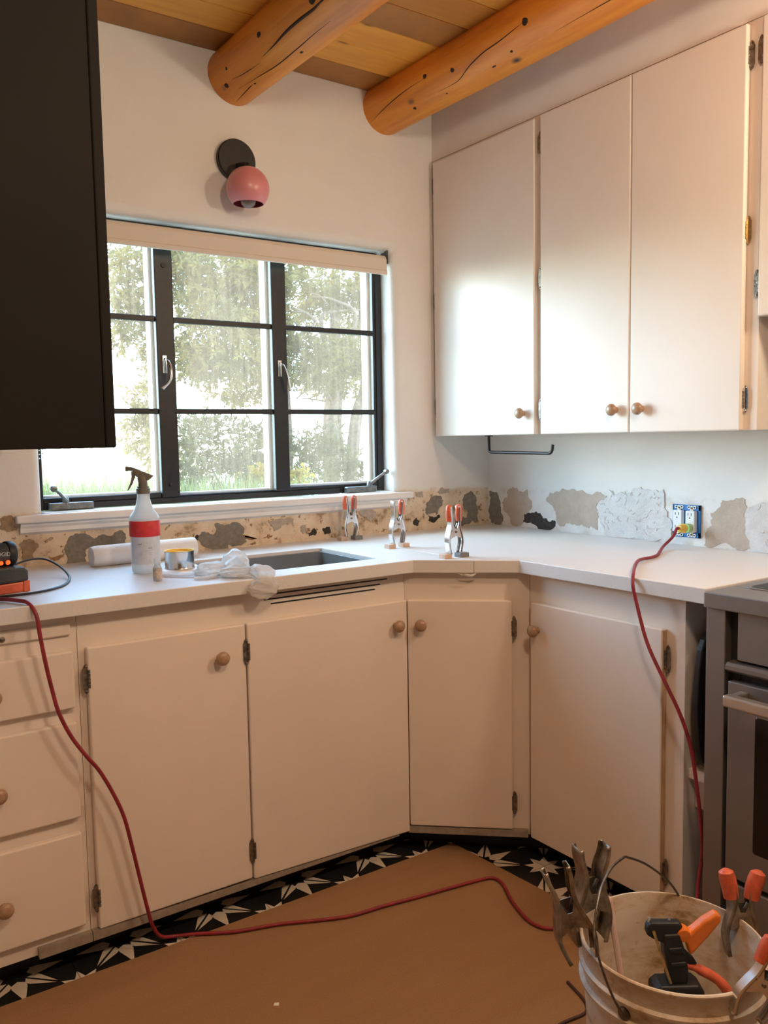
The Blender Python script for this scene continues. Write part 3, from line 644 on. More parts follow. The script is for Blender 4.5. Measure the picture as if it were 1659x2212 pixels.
# paper towel bar under the corner cabinet
th_ = thing('towel_bar', 'black bent metal bar hanging under the corner upper cabinet', 'towel bar', (-.2, -.4, 1.282))
MB().tube(spline([(-.2, -.229, 1.281), (-.2, -.230, 1.245), (-.2, -.2315, 1.226), (-.2, -.238, 1.2195), (-.2, -.26, 1.2185), (-.2, -.40, 1.217), (-.2, -.53, 1.2155), (-.2, -.549, 1.217), (-.2, -.557, 1.226), (-.2, -.561, 1.246)], 6), .0058, 10).build('bar', m_black, th_, smooth=True)
MB().lathe([(.001, -.004), (.016, -.004), (.016, 0), (.001, 0)], (-.2, -.229, 1.2825), 'z', 16).build('mounting_plate', m_black, th_, smooth=True)
# dark cabinet at left
kc = thing('dark_wall_cabinet', 'charcoal upper cabinet hanging at the left edge over the drawers', 'cabinet', (-2.1, -.6, 1.273))
MB().box((-2.319, -1.05, 1.269), (-1.901, -.001, 2.538)).build('carcass', m_char, kc, bevel=.002, seg=1)
door('door', (-1.8785, -1.047), (-1.8785, -.53), 1.269, 2.530, (1, 0, 0), .0215, kc, m_char)
door('door', (-1.8785, -.526), (-1.8785, -.006), 1.269, 2.530, (1, 0, 0), .0215, kc, m_char)

# ================================================================ COUNTERTOP AND SINK
def slab(name, outline, hole, z0, z1, mat):
    bm = bmesh.new(); loops = [outline]+([hole] if hole else []); top = []
    for lp in loops: top.append([bm.verts.new((x, y, z1)) for x, y in lp])
    ed = []
    for lv in top: ed += [bm.edges.new((lv[i], lv[(i+1) % len(lv)])) for i in range(len(lv))]
    bmesh.ops.triangle_fill(bm, use_beauty=True, use_dissolve=False, edges=ed)
    ext = bmesh.ops.extrude_face_region(bm, geom=bm.faces[:])
    bmesh.ops.translate(bm, verts=[v for v in ext['geom'] if isinstance(v, bmesh.types.BMVert)], vec=(0, 0, z0-z1))
    o = bm_obj(name, bm, mat); b = o.modifiers.new('bevel', 'BEVEL'); b.width = .0022; b.segments = 2; b.limit_method = 'ANGLE'; b.angle_limit = math.radians(35)
    return o
CT0, CT1 = .876, .914
SX0, SX1, SY0, SY1 = -1.415, -.937, -.545, -.205
hole = rrect(SX0, SX1, SY0, SY1, .012, 4)
DA, DB = (-.882, -.649), (-.649, -.861)
ctl = slab('countertop', [(-2.319, -.001), (-2.319, -.649), DA, (-.7485, DA[1]+(-.7485-DA[0])*(DB[1]-DA[1])/(DB[0]-DA[0])), (-.7485, -.001)], hole, CT0, CT1, m_counter)
tag(ctl, 'long white countertop piece with the sink cutout below the window', 'countertop')
ctr = slab('countertop', [(-.7475, -.001), (-.7475, DA[1]+(-.7475-DA[0])*(DB[1]-DA[1])/(DB[0]-DA[0])), DB, (-.649, -1.483), (-.001, -1.483), (-.001, -.001)], None, CT0, CT1, m_counter)
tag(ctr, 'white countertop piece in the corner running to the range', 'countertop')
sk_ = thing('kitchen_sink', 'rectangular stainless steel sink basin set under the white countertop', 'sink', (-1.18, -.375, .7))
def loop(x0, x1, y0, y1, r, z): return [(x, y, z) for x, y in rrect(x0, x1, y0, y1, r, 5)]
e = .004
Ls = [loop(SX0+.0022, SX1-.0022, SY0+.0022, SY1-.0022, .014, .9015), loop(SX0+e, SX1-e, SY0+e, SY1-e, .022, .900), loop(SX0+e, SX1-e, SY0+e, SY1-e, .022, .70), loop(SX0+e+.012, SX1-e-.012, SY0+e+.012, SY1-e-.012, .022, .685)]
g = MB(); n = len(Ls[0])
for l_ in Ls: g.v += l_
for i in range(3):
    g.f += [(i*n+j, i*n+(j+1) % n, (i+1)*n+(j+1) % n, (i+1)*n+j) for j in range(n)]
g.f.append(tuple(range(3*n, 4*n))); g.mi = [0]*len(g.f)
o = g.build('basin', m_sink, sk_, smooth=True); md = o.modifiers.new('solid', 'SOLIDIFY'); md.thickness = .002; md.offset = 1
MB().lathe([(.001, 0), (.042, 0), (.045, .002), (.03, .004), (.001, .001)], (-1.18, -.375, .6855), 'z', 24).build('drain', m_chrome, sk_, smooth=True)
MB().box((-1.275, SY1-e-.0012, .862), (-1.245, SY1-e, .866)).build('maker_mark', m_grey2, sk_)
# torn strip of tape under the corner edge
tp = MB().prism(ragged([(-.785, .8758), (-.745, .8758), (-.748, .870), (-.758, .866), (-.772, .872)], 2, .3), lambda p, t: (p[0], -.7575-(p[0]+.765)*.91+t, p[1]), -.0005, .0012).build('tape_scrap', m_paper)
tag(tp, 'torn white strip hanging under the countertop corner edge', 'scrap')

# ================================================================ CLAMPS
def make_clamp(name, label, mats, grips, group=None, spread=0.0, splay=0.0, fat=1.0, hw=.0105):
    # spring clamp, jaws down at z = 0, arms apart along x
    t = thing(name, label, 'clamp', (0, 0, 0), group)
    for sgn in (-1, 1):
        prof = [(.0205+spread, 0), (.0245+spread, .018), (.0275+spread*.8, .038), (.0245+spread*.3, .060), (.0185, .082), (.0165-spread*.2, .105), (.0185-spread*.3+splay*.6, .128), (.0175-spread*.3+splay, .146)]
        pts = spline([(sgn*x, 0, z) for x, z in prof], 3); vs = []; m = MB()
        for i, p in enumerate(pts):
            tt = (pts[min(i+1, len(pts)-1)]-pts[max(i-1, 0)]).normalized(); nn = Vector((tt.z, 0, -tt.x))*sgn
            w = hw*(1 if i < len(pts)*.75 else 1-.25*(i/len(pts)-.75)*4)
            # U channel: outer web and two flanges turned inwards
            vs += [p+Vector((0, -w, 0))-nn*.006, p+Vector((0, -w, 0)), p+Vector((0, w, 0)), p+Vector((0, w, 0))-nn*.006]
        k = 4; m.add(vs, [(i*k+j, i*k+j+1, (i+1)*k+j+1, (i+1)*k+j) for i in range(len(pts)-1) for j in range(3)])
        o = m.build('arm', mats[0], t, smooth=True, fix=False); sd = o.modifiers.new('solid', 'SOLIDIFY'); sd.thickness = .0016; sd.offset = 0
        if grips[0 if sgn < 0 else 1]:
            gp = MB(); q = [(sgn*x, z) for x, z in ((.0182-spread*.2, .100), (.0180-spread*.25+splay*.3, .118), (.0180-spread*.3+splay*.7, .134), (.0172-spread*.3+splay, .145), (.0165-spread*.3+splay*1.1, .150))]
            gp.tube([(x, 0, z) for x, z in q], [.0088*fat, .0098*fat, .0100*fat, .0088*fat, .0040*fat], 18, 1.05)
            attach(gp.build('grip', mats[1], None, smooth=True), o)
    for sy in (-1, 1):
        MB().prism([(-.0245, .046), (-.0165, .090), (-.012, .098), (-.004, .078), (.004, .078), (.012, .098), (.0165, .090), (.0245, .046), (.016, .049), (0, .056), (-.016, .049)] if sy < 0 else [(-.023, .050), (-.016, .088), (.016, .088), (.023, .050), (.0, .060)],
                   lambda p, u: (p[0], u, p[1]), sy*(hw-.0016), sy*(hw+.0002)).build('cheek_plate', mats[0], t)
    MB().tube([(0, -hw-.003, .068), (0, hw+.003, .068)], .0034, 10).build('pivot_pin', mats[2], t, smooth=True)
    MB().tube(spline([(-.013, 0, .092), (-.004, 0, .074), (0, 0, .064), (.004, 0, .074), (.013, 0, .092)], 4), .0035, 6).build('spring', mats[2], t, smooth=True)
    return t
sp = [(-.741, -.084), (-.743, -.378), (-.754, -.688)]
cl_mats = (m_chrome, m_orange, m_hinge)
info = [('orange tipped metal spring clamp on counter nearest the backsplash wall', (1, 1)), ('metal spring clamp with one bare handle and one orange grip on counter', (0, 1)), ('orange tipped metal spring clamp standing at the countertop front corner', (1, 1))]
for (x, y), (lb, gr) in zip(sp, info):
    c = make_clamp('spring_clamp', lb, cl_mats, gr, 'spring clamps standing on the countertop')
    c.matrix_world = Matrix.Translation((x, y, .925)) @ Matrix.Rotation(math.radians(-4), 4, 'Z')
blk = [(-.7705, -.080, m_tan, 'tan wood block under the left jaw of the rear counter clamp'), (-.712, -.086, m_greyblk, 'grey block under the right jaw of the rear counter clamp'),
       (-.7715, -.379, m_tan, 'tan wood block under the bare handled clamp, left jaw'), (-.7135, -.377, m_tan, 'tan wood block under the right jaw of the bare handled clamp'),
       (-.7815, -.683, m_tan, 'tan wood block under the front corner clamp, left jaw'), (-.7235, -.690, m_greyblk, 'grey block under the right jaw of the front corner clamp')]
for x, y, mt, lb in blk:
    w = .0155 if mt is m_tan else .019
    o = MB().box((x-w, y-.014, CT1), (x+w*.8, y+.016, CT1+.0135)).build('wood_block', mt, None, bevel=.001, seg=1)
    tag(o, lb, 'block', 'clamping blocks glued beside the countertop seam')

# ================================================================ THINGS ON THE COUNTER
# paper roll
pr_ = thing('paper_roll', 'white paper roll lying on its side against the wall', 'paper roll', (-1.5, -.13, CT1))
g = MB(); rr = .031; a, b = Vector((-1.682, -.135, CT1+rr)), Vector((-1.352, -.118, CT1+rr)); ax = (b-a); Lr = ax.length
Mx = ax.to_track_quat('Z', 'Y').to_matrix()
MB().lathe([(.0008, .004), (rr*.70, .001), (rr*.90, .003), (rr, .014), (rr*1.005, Lr*.5), (rr, Lr-.002), (rr*.98, Lr), (rr*.93, Lr-.001), (rr*.90, Lr-.12), (.0008, Lr-.12)], a, 'z', 36, Mx, cap=False).build('paper', m_paper, pr_, smooth=True)
# spray bottle
BX, BY = -1.588, -.345
sb = thing('spray_bottle', 'spray bottle with red tape band and grey trigger head', 'spray bottle', (BX, BY, CT1))
k_ = .0405
MB().lathe([(.001, .002), (k_*.82, .001), (k_*.94, .006), (k_*.97, .02), (k_*.96, .10), (k_, .104), (k_*1.005, .145), (k_*1.02, .151), (k_*1.0, .157), (k_*.88, .165), (k_*.66, .178), (k_*.53, .192), (k_*.45, .205), (k_*.42, .213), (k_*.42, .225), (k_*.36, .227)], (BX, BY, CT1), 'z', 40, cap=False).build('bottle_body', m_hdpe, sb, smooth=True)
MB().lathe([(k_*1.012, .104), (k_*1.03, .106), (k_*1.035, .146), (k_*1.012, .148)], (BX, BY, CT1), 'z', 40, cap=False).build('red_band', m_redlab, sb, smooth=True)
lb = MB(); n = 22
vs = []; 
for i in range(n+1):
    q = math.radians(185+150*i/n); vs += [(BX+k_*.985*math.cos(q), BY+k_*.985*math.sin(q), CT1+.028), (BX+k_*.985*math.cos(q), BY+k_*.985*math.sin(q), CT1+.102)]
lb.add(vs, [(2*i, 2*i+2, 2*i+3, 2*i+1) for i in range(n)]); lab = lb.build('label', m_bluel, sb, smooth=True)
g = MB()
def lettermarks(g, q0, z, count, h=.0022, w=1.1):
    for i in range(count):
        q = math.radians(q0+i*3.1); r = k_*.985+.0004
        for dq in (0,):
            q1 = q+math.radians(w); g.add([(BX+r*math.cos(q), BY+r*math.sin(q), CT1+z), (BX+r*math.cos(q1), BY+r*math.sin(q1), CT1+z), (BX+r*math.cos(q1), BY+r*math.sin(q1), CT1+z+h), (BX+r*math.cos(q), BY+r*math.sin(q), CT1+z+h)], [(0, 1, 2, 3)])
for args in ((222, .0835, 5, .0026, 2.0), (224, .0795, 3, .0012, 2.0), (228, .060, 4, .0014), (226, .056, 5, .0012), (230, .052, 3, .0012), (268, .076, 3, .0012), (262, .072, 5, .0022, 2.2), (262, .067, 6, .0012), (262, .061, 6, .0012), (263, .055, 5, .0012)): lettermarks(g, *args)
attach(g.build('print', m_ink, None), lab)
tr_ = MB(); ZB = CT1+.224
tr_.lathe([(k_*.46, -.002), (k_*.47, .012), (k_*.40, .014), (k_*.40, .018)], (BX, BY, ZB), 'z', 24); 
tr_.build('collar', m_spray, sb, smooth=True)
dx = Vector((.93, -.36, 0)).normalized()      # the head points left and a little away
def hd(u, w, z): return Vector((BX, BY, ZB))+dx*u+Vector((-dx.y, dx.x, 0))*w+Vector((0, 0, z))
g = MB(); g.tube([hd(0, 0, .014), hd(0, 0, .030), hd(-.002, 0, .045)], [.0135, .0125, .013], 14)
g.prism([(.022, .040), (.030, .047), (.012, .055), (-.010, .065), (-.030, .0735), (-.0365, .073), (-.039, .068), (-.037, .063), (-.026, .062), (-.018, .047), (-.010, .042), (.008, .036), (.014, .034)], lambda p, t: hd(p[0], t, p[1]), -.0085, .0085)
g.build('spray_head', m_spray, sb, bevel=.002, seg=2)
MB().lathe([(.001, 0), (.0062, 0), (.0068, .008), (.004, .009), (.001, .009)], hd(-.0365, 0, .068), 'z', 14, (-dx).to_track_quat('Z', 'Y').to_matrix()).build('nozzle', m_spray, sb, smooth=True)
MB().prism([(-.030, .062), (-.019, .058), (-.020, .044), (-.027, .027), (-.036, .012), (-.0425, .005), (-.040, .014), (-.033, .030), (-.029, .046)], lambda p, t: hd(p[0], t, p[1]), -.006, .006).build('trigger', m_spray, sb, bevel=.0015)
# vial
vl = thing('vial', 'tiny clear vial with beige label in front of the spray bottle', 'bottle', (-1.614, -.505, CT1))
MB().lathe([(.001, 0), (.0105, 0), (.0115, .002), (.0115, .034), (.010, .038), (.0075, .041), (.0075, .044)], (-1.614, -.505, CT1), 'z', 24).build('glass_body', m_vial, vl, smooth=True)
MB().lathe([(.0118, .006), (.012, .007), (.012, .032), (.0118, .033)], (-1.614, -.505, CT1), 'z', 24, cap=False).build('label', m_tan2 if 'm_tan2' in globals() else plain('beige_label', (.52, .45, .38, 1), .6, nscale=300, namp=.4), vl, smooth=True)
MB().lathe([(.006, .044), (.0078, .045), (.0078, .058), (.007, .060), (.001, .060)], (-1.614, -.505, CT1), 'z', 18).build('cap', m_vial, vl, smooth=True)
# open tin
tn = thing('open_tin', 'short shiny metal tin with yellow residue around its rim', 'tin', (-1.482, -.325, CT1))
MB().lathe([(.001, .001), (.041, 0), (.043, .002), (.042, .004), (.042, .047), (.0435, .049), (.0435, .051), (.041, .051), (.0405, .006), (.001, .005)], (-1.482, -.325, CT1), 'z', 40).build('tin_body', m_chrome, tn, smooth=True)
MB().lathe([(.0385, .044), (.0408, .0515), (.043, .0522), (.0425, .0515), (.040, .043)], (-1.482, -.325, CT1), 'z', 40).build('yellow_residue', m_yellow, tn, smooth=True)
# crumpled film glove
gl = thing('plastic_glove', 'crumpled thin white plastic glove draped over the counter edge', 'glove', (-1.42, -.52, CT1))
def crumple(center, rad, seed, sub=5, amp=.5, zmin=None):
    bm = bmesh.new(); bmesh.ops.create_icosphere(bm, subdivisions=sub, radius=1); rg = random.Random(seed)
    dirs = [(Vector((rg.gauss(0, 1), rg.gauss(0, 1), rg.gauss(0, 1))).normalized(), rg.uniform(2.0, 7.0), rg.uniform(0, 6.28), rg.uniform(.4, 1)) for _ in range(7)]
    tot = sum(q[3] for q in dirs)
    for v in bm.verts:
        d = v.co.normalized(); t = 0
        for q, f, ph, a in dirs: t += a*(1-abs(math.sin(f*d.dot(q)+ph)))**1.6/f*3.0
        k = 1+amp*(t/tot-.35)*1.6; v.co = Vector((d.x*rad[0]*k, d.y*rad[1]*k, d.z*rad[2]*k))+Vector(center)
        if zmin is not None and v.co.z < zmin and v.co.y > -.652: v.co.z = zmin+.0004*rg.random()
    for f in bm.faces: f.smooth = True
    return bm
for nm, c, r_, sd, zm in (('palm', (-1.462, -.515, .930), (.062, .046, .024), 3, CT1+.001), ('cuff', (-1.402, -.535, .944), (.040, .040, .036), 8, CT1+.001), ('fold', (-1.425, -.585, .928), (.050, .036, .020), 21, CT1+.001), ('hanging_fold', (-1.372, -.622, .918), (.040, .048, .030), 12, CT1+.001), ('hanging_fold', (-1.385, -.664, .890), (.050, .017, .034), 15, None)):
    bm_obj(nm, crumple(c, r_, sd, zmin=zm), m_film, gl)
for i, pts in enumerate(([(-1.48, -.50, .925), (-1.52, -.505, .921), (-1.560, -.470, .919), (-1.578, -.452, .918)], [(-1.47, -.55, .922), (-1.50, -.575, .920), (-1.535, -.560, .919)], [(-1.44, -.56, .925), (-1.43, -.61, .921), (-1.41, -.635, .920)])):
    P_ = spline(pts, 5); MB().tube(P_, [.013-.006*i_/len(P_)+.002*math.sin(2.2*i_+i) for i_ in range(len(P_))], 9, .45).build('finger', m_film, gl, smooth=True)

# cordless tool at left
ct = thing('cordless_tool', 'dark grey and orange battery tool standing at left edge of counter', 'power tool', (-1.99, -.42, CT1))
Mz = Matrix.Translation((-1.985, -.418, 0)) @ Matrix.Rotation(math.radians(14), 4, 'Z')
def tb(poly, y0, y1, name, mat, bev=.004, par=ct): return MB().prism(poly, lambda p, t: Mz @ Vector((p[0], t, p[1])), y0, y1).build(name, mat, par, bevel=bev)
tb([(-.085, .9145), (.055, .9145), (.055, .940), (-.085, .938)], -.040, .040, 'battery', m_orange)
tb([(-.085, .9385), (.056, .9405), (.056, .966), (.046, .976), (.010, .980), (-.085, .980)], -.043, .043, 'battery_top', m_dkgrey, .006)
tb([(.042, .9145), (.0575, .9145), (.0575, .9415), (.042, .9412)], -.0425, -.034, 'latch', m_orange, .001)
tb([(-.075, .978), (-.015, .978), (-.022, 1.0), (-.025, 1.02), (-.075, 1.02)], -.02, .02, 'handle_stem', m_blackp, .006)
g = MB(); hx = Mz @ Vector((-.10, .0, 1.013)); hxd = (Mz.to_3x3() @ Vector((1, 0, -.04))).normalized(); Mh = hxd.to_track_quat('Z', 'Y').to_matrix()
hdp = MB().lathe([(.001, 0), (.026, 0), (.028, .01), (.028, .118), (.030, .121), (.0305, .129), (.027, .137), (.022, .139), (.001, .136)], hx, 'z', 28, Mh).build('head', m_grey4 if 'm_grey4' in globals() else plain('slate_plastic', (.085, .095, .10, 1), .45), ct, smooth=True)
MB().lathe([(.0308, .118), (.0318, .121), (.0318, .133), (.029, .138), (.0285, .118)], hx, 'z', 28, Mh, cap=False).build('head_ring', m_blackp, ct, smooth=True)
for dxx, rd in ((-.005, .0055), (.012, .0062)):
    p = Mz @ Vector((.0+dxx, -.0275, .990)); MB().lathe([(.001, 0), (rd, 0), (rd*.8, .003), (.001, .004)], p, 'z', 12, Vector((.3, -.95, -.1)).to_track_quat('Z', 'Y').to_matrix()).build('indicator_light', m_led, ct, smooth=True)
txt = bpy.data.curves.new('lettering', 'FONT'); txt.body = 'RIDGID'; txt.size = .0135; txt.align_x = 'RIGHT'; txt.extrude = .0004
to = bpy.data.objects.new('lettering', txt); COL.objects.link(to); dg = bpy.context.evaluated_depsgraph_get(); tme = bpy.data.meshes.new_from_object(to.evaluated_get(dg)); bpy.data.objects.remove(to)
tme.materials.append(m_recep); to = bpy.data.objects.new('lettering', tme); COL.objects.link(to)
fn = (Mz.to_3x3() @ Vector((0, -1, 0))).normalized(); tx = (Mz.to_3x3() @ Vector((1, 0, -.04))).normalized(); upv = fn.cross(tx)
Mt = Matrix((tx, upv, fn)).transposed().to_4x4(); Mt.translation = (Mz @ Vector((.019, -.0288, 1.006)))
to.data.transform(Mt); attach(to, hdp)
bcord = MB().tube(spline([(-2.06, -.30, .93), (-1.97, -.262, .934), (-1.93, -.245, .950), (-1.875, -.215, .962), (-1.83, -.208, .961), (-1.800, -.238, .944), (-1.792, -.305, .927), (-1.806, -.372, .9185), (-1.85, -.452, .918), (-1.915, -.500, .918), (-1.99, -.508, .918), (-2.10, -.500, .918)], 8), .0036, 8, .8).build('thin_cord', m_cordblk, None, smooth=True)
tag(bcord, 'thin black cord looping on the counter beside the battery tool', 'cord')

# ================================================================ OUTLET AND CORDS
ot = thing('wall_outlet', 'uncovered double electrical outlet in a blue box on right wall', 'outlet', (0, -.966, .992))
oy0, oy1, oz0, oz1 = -1.019, -.914, .940, 1.046
g = MB(); g.box((-.006, oy0, oz0), (.0, oy1, oz0+.018)); g.box((-.006, oy0, oz1-.018), (0, oy1, oz1)); g.box((-.006, oy0, oz0), (0, oy0+.008, oz1)); g.box((-.006, oy1-.005, oz0), (0, oy1, oz1)); g.box((-.002, oy0, oz0), (.0, oy1, oz1))
g.build('box', m_blue, ot, bevel=.0015, seg=1)
for yc in (-.940, -.988):
    r_ = MB().prism(rrect(yc-.0165, yc+.0165, .958, 1.028, .003), lambda p, t: (t, p[0], p[1]), -.018, -.002).build('receptacle', m_recep, ot, bevel=.001, seg=1)
    for zc in (1.016, .974):
        g = MB()
        for dy in (-.0055, .0065): g.box((-.0184, yc+dy-.0011, zc-.004), (-.0178, yc+dy+.0011, zc+.005))
        g.lathe([(.0003, 0), (.0023, 0), (.0023, .0006), (.0003, .0006)], (-.0185, yc+.0005, zc-.0115), 'x', 10)
        attach(g.build('socket_slots', m_blackp, None), r_)
    for zs in (1, -1):
        zc = .993+zs*.0455; g = MB()
        for dy in (-.0105, .0105): g.lathe([(.0030, 0), (.0030, .002), (.0058, .002), (.0058, 0)], (-.0085, yc+dy, zc), 'x', 14)
        g.lathe([(.0003, 0), (.005, 0), (.005, .0025), (.0003, .0025)], (-.0085, yc, zc), 'x', 14); g.box((-.0085, yc-.006, min(zc, zc-zs*.012)), (-.007, yc+.006, max(zc, zc-zs*.012)))
        g.build('strap_ear', m_recep, ot)
        MB().lathe([(.0003, 0), (.0028, 0), (.002, .0015), (.0003, .002)], (-.0108, yc, zc-zs*.006), 'x', 10).build('screw', m_brass, ot, smooth=True)
# red extension cord with its plug
ec = thing('extension_cord', 'red extension cord from the outlet down to floor behind the bucket', 'cord', (-.5, -1.1, .92))
pl_d = Vector((-1, .10, .04)).normalized(); Mp = pl_d.to_track_quat('Z', 'Y').to_matrix(); pp = Vector((-.0185, -.989, .972))
MB().lathe([(.001, 0), (.0145, 0), (.015, .004), (.015, .016), (.0145, .018)], pp, 'z', 22, Mp).build('clear_cap', m_clearplug, ec, smooth=True)
MB().lathe([(.0145, .018), (.0148, .019), (.0148, .024), (.0145, .025)], pp, 'z', 22, Mp).build('lit_ring', m_green, ec, smooth=True)
MB().lathe([(.0140, .024), (.0155, .026), (.0155, .032), (.012, .035), (.0125, .045), (.0115, .049), (.005, .051)], pp, 'z', 22, Mp).build('plug', m_yellow, ec, smooth=True)
pe = pp+pl_d*.048
cordpts = [pe, pe+pl_d*.012, (-.10, -.985, .950), (-.16, -.995, .926), (-.23, -1.035, .9195), (-.30, -1.078, .919), (-.355, -1.098, .9195), (-.40, -1.105, .9205), (-.46, -1.135, .9225), (-.56, -1.205, .9225), (-.635, -1.262, .921), (-.660, -1.280, .900), (-.660, -1.292, .855), (-.664, -1.330, .757), (-.664, -1.385, .668), (-.662, -1.428, .597), (-.655, -1.452, .525), (-.655, -1.470, .437), (-.655, -1.482, .352), (-.655, -1.488, .275), (-.672, -1.490, .200), (-.715, -1.515, .120), (-.775, -1.565, .045), (-.86, -1.62, .012), (-.93, -1.56, .011), (-.92, -1.46, .011)]
MB().tube(spline(cordpts, 7), .0046, 10).build('cable', m_red, ec, smooth=True)
ec2 = thing('extension_cord', 'red cord hanging over the drawers and trailing across the cardboard', 'cord', (-1.4, -.8, .01))
cp2 = [(-2.25, -.53, .920), (-2.10, -.52, .920), (-2.02, -.545, .9205), (-1.985, -.60, .9215), (-1.966, -.640, .918), (-1.955, -.662, .890), (-1.951, -.668, .845), (-1.942, -.668, .780), (-1.930, -.664, .715), (-1.918, -.664, .660), (-1.893, -.664, .598), (-1.862, -.668, .545), (-1.835, -.668, .505), (-1.806, -.666, .445), (-1.780, -.666, .375), (-1.762, -.664, .290), (-1.746, -.662, .205), (-1.729, -.660, .118), (-1.714, -.652, .062), (-1.690, -.640, .024), (-1.654, -.638, .011), (-1.605, -.662, .011), (-1.520, -.712, .011), (-1.416, -.748, .011), (-1.320, -.795, .011), (-1.238, -.829, .011), (-1.140, -.842, .011), (-1.044, -.860, .011), (-.92, -.880, .011), (-.825, -.897, .011), (-.800, -.915, .011), (-.806, -.955, .011), (-.84, -1.02, .011), (-.862, -1.075, .011), (-.876, -1.13, .011), (-.868, -1.175, .011), (-.830, -1.207, .011), (-.79, -1.27, .011), (-.80, -1.40, .011)]
MB().tube(spline(cp2, 7), .0046, 10).build('cable', m_red, ec2, smooth=True)
ec3 = MB().tube(spline([(-.98, -1.36, .0085), (-1.0, -1.43, .0085), (-1.03, -1.458, .0085), (-1.10, -1.452, .0085), (-1.22, -1.46, .0085), (-1.4, -1.52, .0085), (-1.6, -1.7, .0085)], 7), .0034, 8).build('thin_cord', m_cordbrn, None, smooth=True)
tag(ec3, 'dark brown cord on the cardboard at the foot of the bucket', 'cord')

# ================================================================ SHELF, TRAY, RANGE
sh_ = thing('side_shelf', 'small white shelf with stepped bracket between base cabinet and range', 'shelf', (-.35, -1.45, .42))
MB().box((-.590, -1.502, .415), (-.10, -1.4005, .441)).build('shelf_board', m_cab, sh_, bevel=.002)
MB().prism([(-1.4005, .4145), (-1.497, .4145), (-1.497, .373), (-1.478, .373), (-1.478, .352), (-1.450, .352), (-1.450, .332), (-1.4005, .332)], lambda p, t: (t, p[0], p[1]), -.560, -.535).build('bracket', m_cab, sh_, bevel=.001, seg=1)
ty = MB().prism([(x, z) for x, z in dense(rrect(-.592, -.18, .442, .800, .05, 3), 6)], lambda p, t: (p[0]-.026*math.sin((p[1]-.44)*8.7), t, p[1]), -1.444, -1.428).build('serving_tray', m_tray, None, bevel=.003)
tag(ty, 'black tray standing upright in the gap beside the range', 'tray')
by = MB().prism(rrect(-.572, -.20, .442, .735, .03, 5), lambda p, t: (p[0], t, p[1]), -1.480, -1.462).build('cutting_board', m_board, None, bevel=.003)
tag(by, 'brown cutting board standing behind the black tray by the range', 'cutting board')
rg_ = thing('range', 'stainless steel gas range with black oven window at right edge', 'range', (-.35, -1.95, 0))
RY0, RY1 = -2.28, -1.512
MB().box((-.645, RY0, .05), (-.02, RY1-.002, .880)).build('body', m_steel, rg_, bevel=.002)
# top with a recessed burner well
g = MB(); g.box((-.700, RY0, .881), (-.585, RY1, .9175)); g.box((-.585, RY0, .881), (-.02, RY1-.032, .897)); g.box((-.585, RY1-.032, .881), (-.02, RY1, .9175)); g.box((-.06, RY0, .897), (-.02, RY1-.032, .9175)); g.build('cooktop', m_steel, rg_, bevel=.0025)
MB().prism(rrect(-.592, -.055, RY0+.02, RY1-.027, .02), lambda p, t: (p[0], p[1], t), .9176, .9195).build('well_rim', m_steel, rg_, bevel=.001)
MB().prism(rrect(-.582, -.065, RY0+.03, RY1-.036, .02), lambda p, t: (p[0], p[1], t), .9185, .9200).build('burner_well', m_blackp, rg_)
g = MB()
for yy in (-1.60, -1.72, -1.84): g.tube([(-.55, yy, .936), (-.09, yy, .936)], .006, 6)
for xx in (-.53, -.32, -.11): g.tube([(xx, -1.575, .936), (xx, -1.87, .936)], .006, 6)
for xx in (-.53, -.11):
    for yy in (-1.60, -1.84): g.tube([(xx, yy, .92), (xx, yy, .936)], .006, 6)
g.build('grate', m_black, rg_, smooth=True)
MB().box((-.690, -1.562, .05), (-.646, RY1-.001, .8805)).build('corner_post', m_steel, rg_, bevel=.002)
MB().box((-.666, -1.586, .05), (-.646, -1.5625, .8800)).build('post_recess', m_blackp, rg_)
MB().box((-.682, RY0, .770), (-.646, -1.587, .8800)).build('control_panel', m_steel, rg_, bevel=.002)
MB().prism([(-.688, .742), (-.695, .748), (-.695, .757), (-.688, .763), (-.646, .768), (-.646, .742)], lambda p, t: (p[0], t, p[1]), RY0, -1.566).build('bullnose', m_steel, rg_, bevel=.001)
MB().box((-.664, RY0, .05), (-.646, -1.5675, .7415)).build('door_gap', m_blackp, rg_)
dr = MB().box((-.692, RY0, .268), (-.662, -1.572, .722)).build('oven_door', m_steel, rg_, bevel=.003)
MB().prism(rrect(RY0+.06, -1.640, .345, .655, .006), lambda p, t: (t, p[0], p[1]), -.6935, -.690).build('oven_window', m_glassblk, dr, bevel=.001, seg=1)
hb = MB(); hb.prism(rrect(-.757, -.732, .682, .708, .005), lambda p, t: (p[0], t, p[1]), RY0+.02, -1.602); hb.prism(rrect(-1.622, -1.602, .684, .706, .004), lambda p, t: (t, p[0], p[1]), -.733, -.692)
hb.build('door_handle', m_steel2 if 'm_steel2' in globals() else plain('bright_steel', (.62, .57, .52, 1), .3, .8, nscale=20, namp=.05), dr, bevel=.002)
MB().box((-.690, RY0, .07), (-.664, -1.574, .255)).build('warming_drawer', m_steel, rg_, bevel=.003)
for yy in (-1.695, -1.80, -1.91, -2.02):
    MB().lathe([(.001, 0), (.021, 0), (.021, .006), (.017, .008), (.0155, .026), (.013, .028), (.001, .028)], (-.682, yy, .815), 'z', 22, Vector((-1, 0, 0)).to_track_quat('Z', 'Y').to_matrix()).build('knob', m_chrome, rg_, smooth=True)

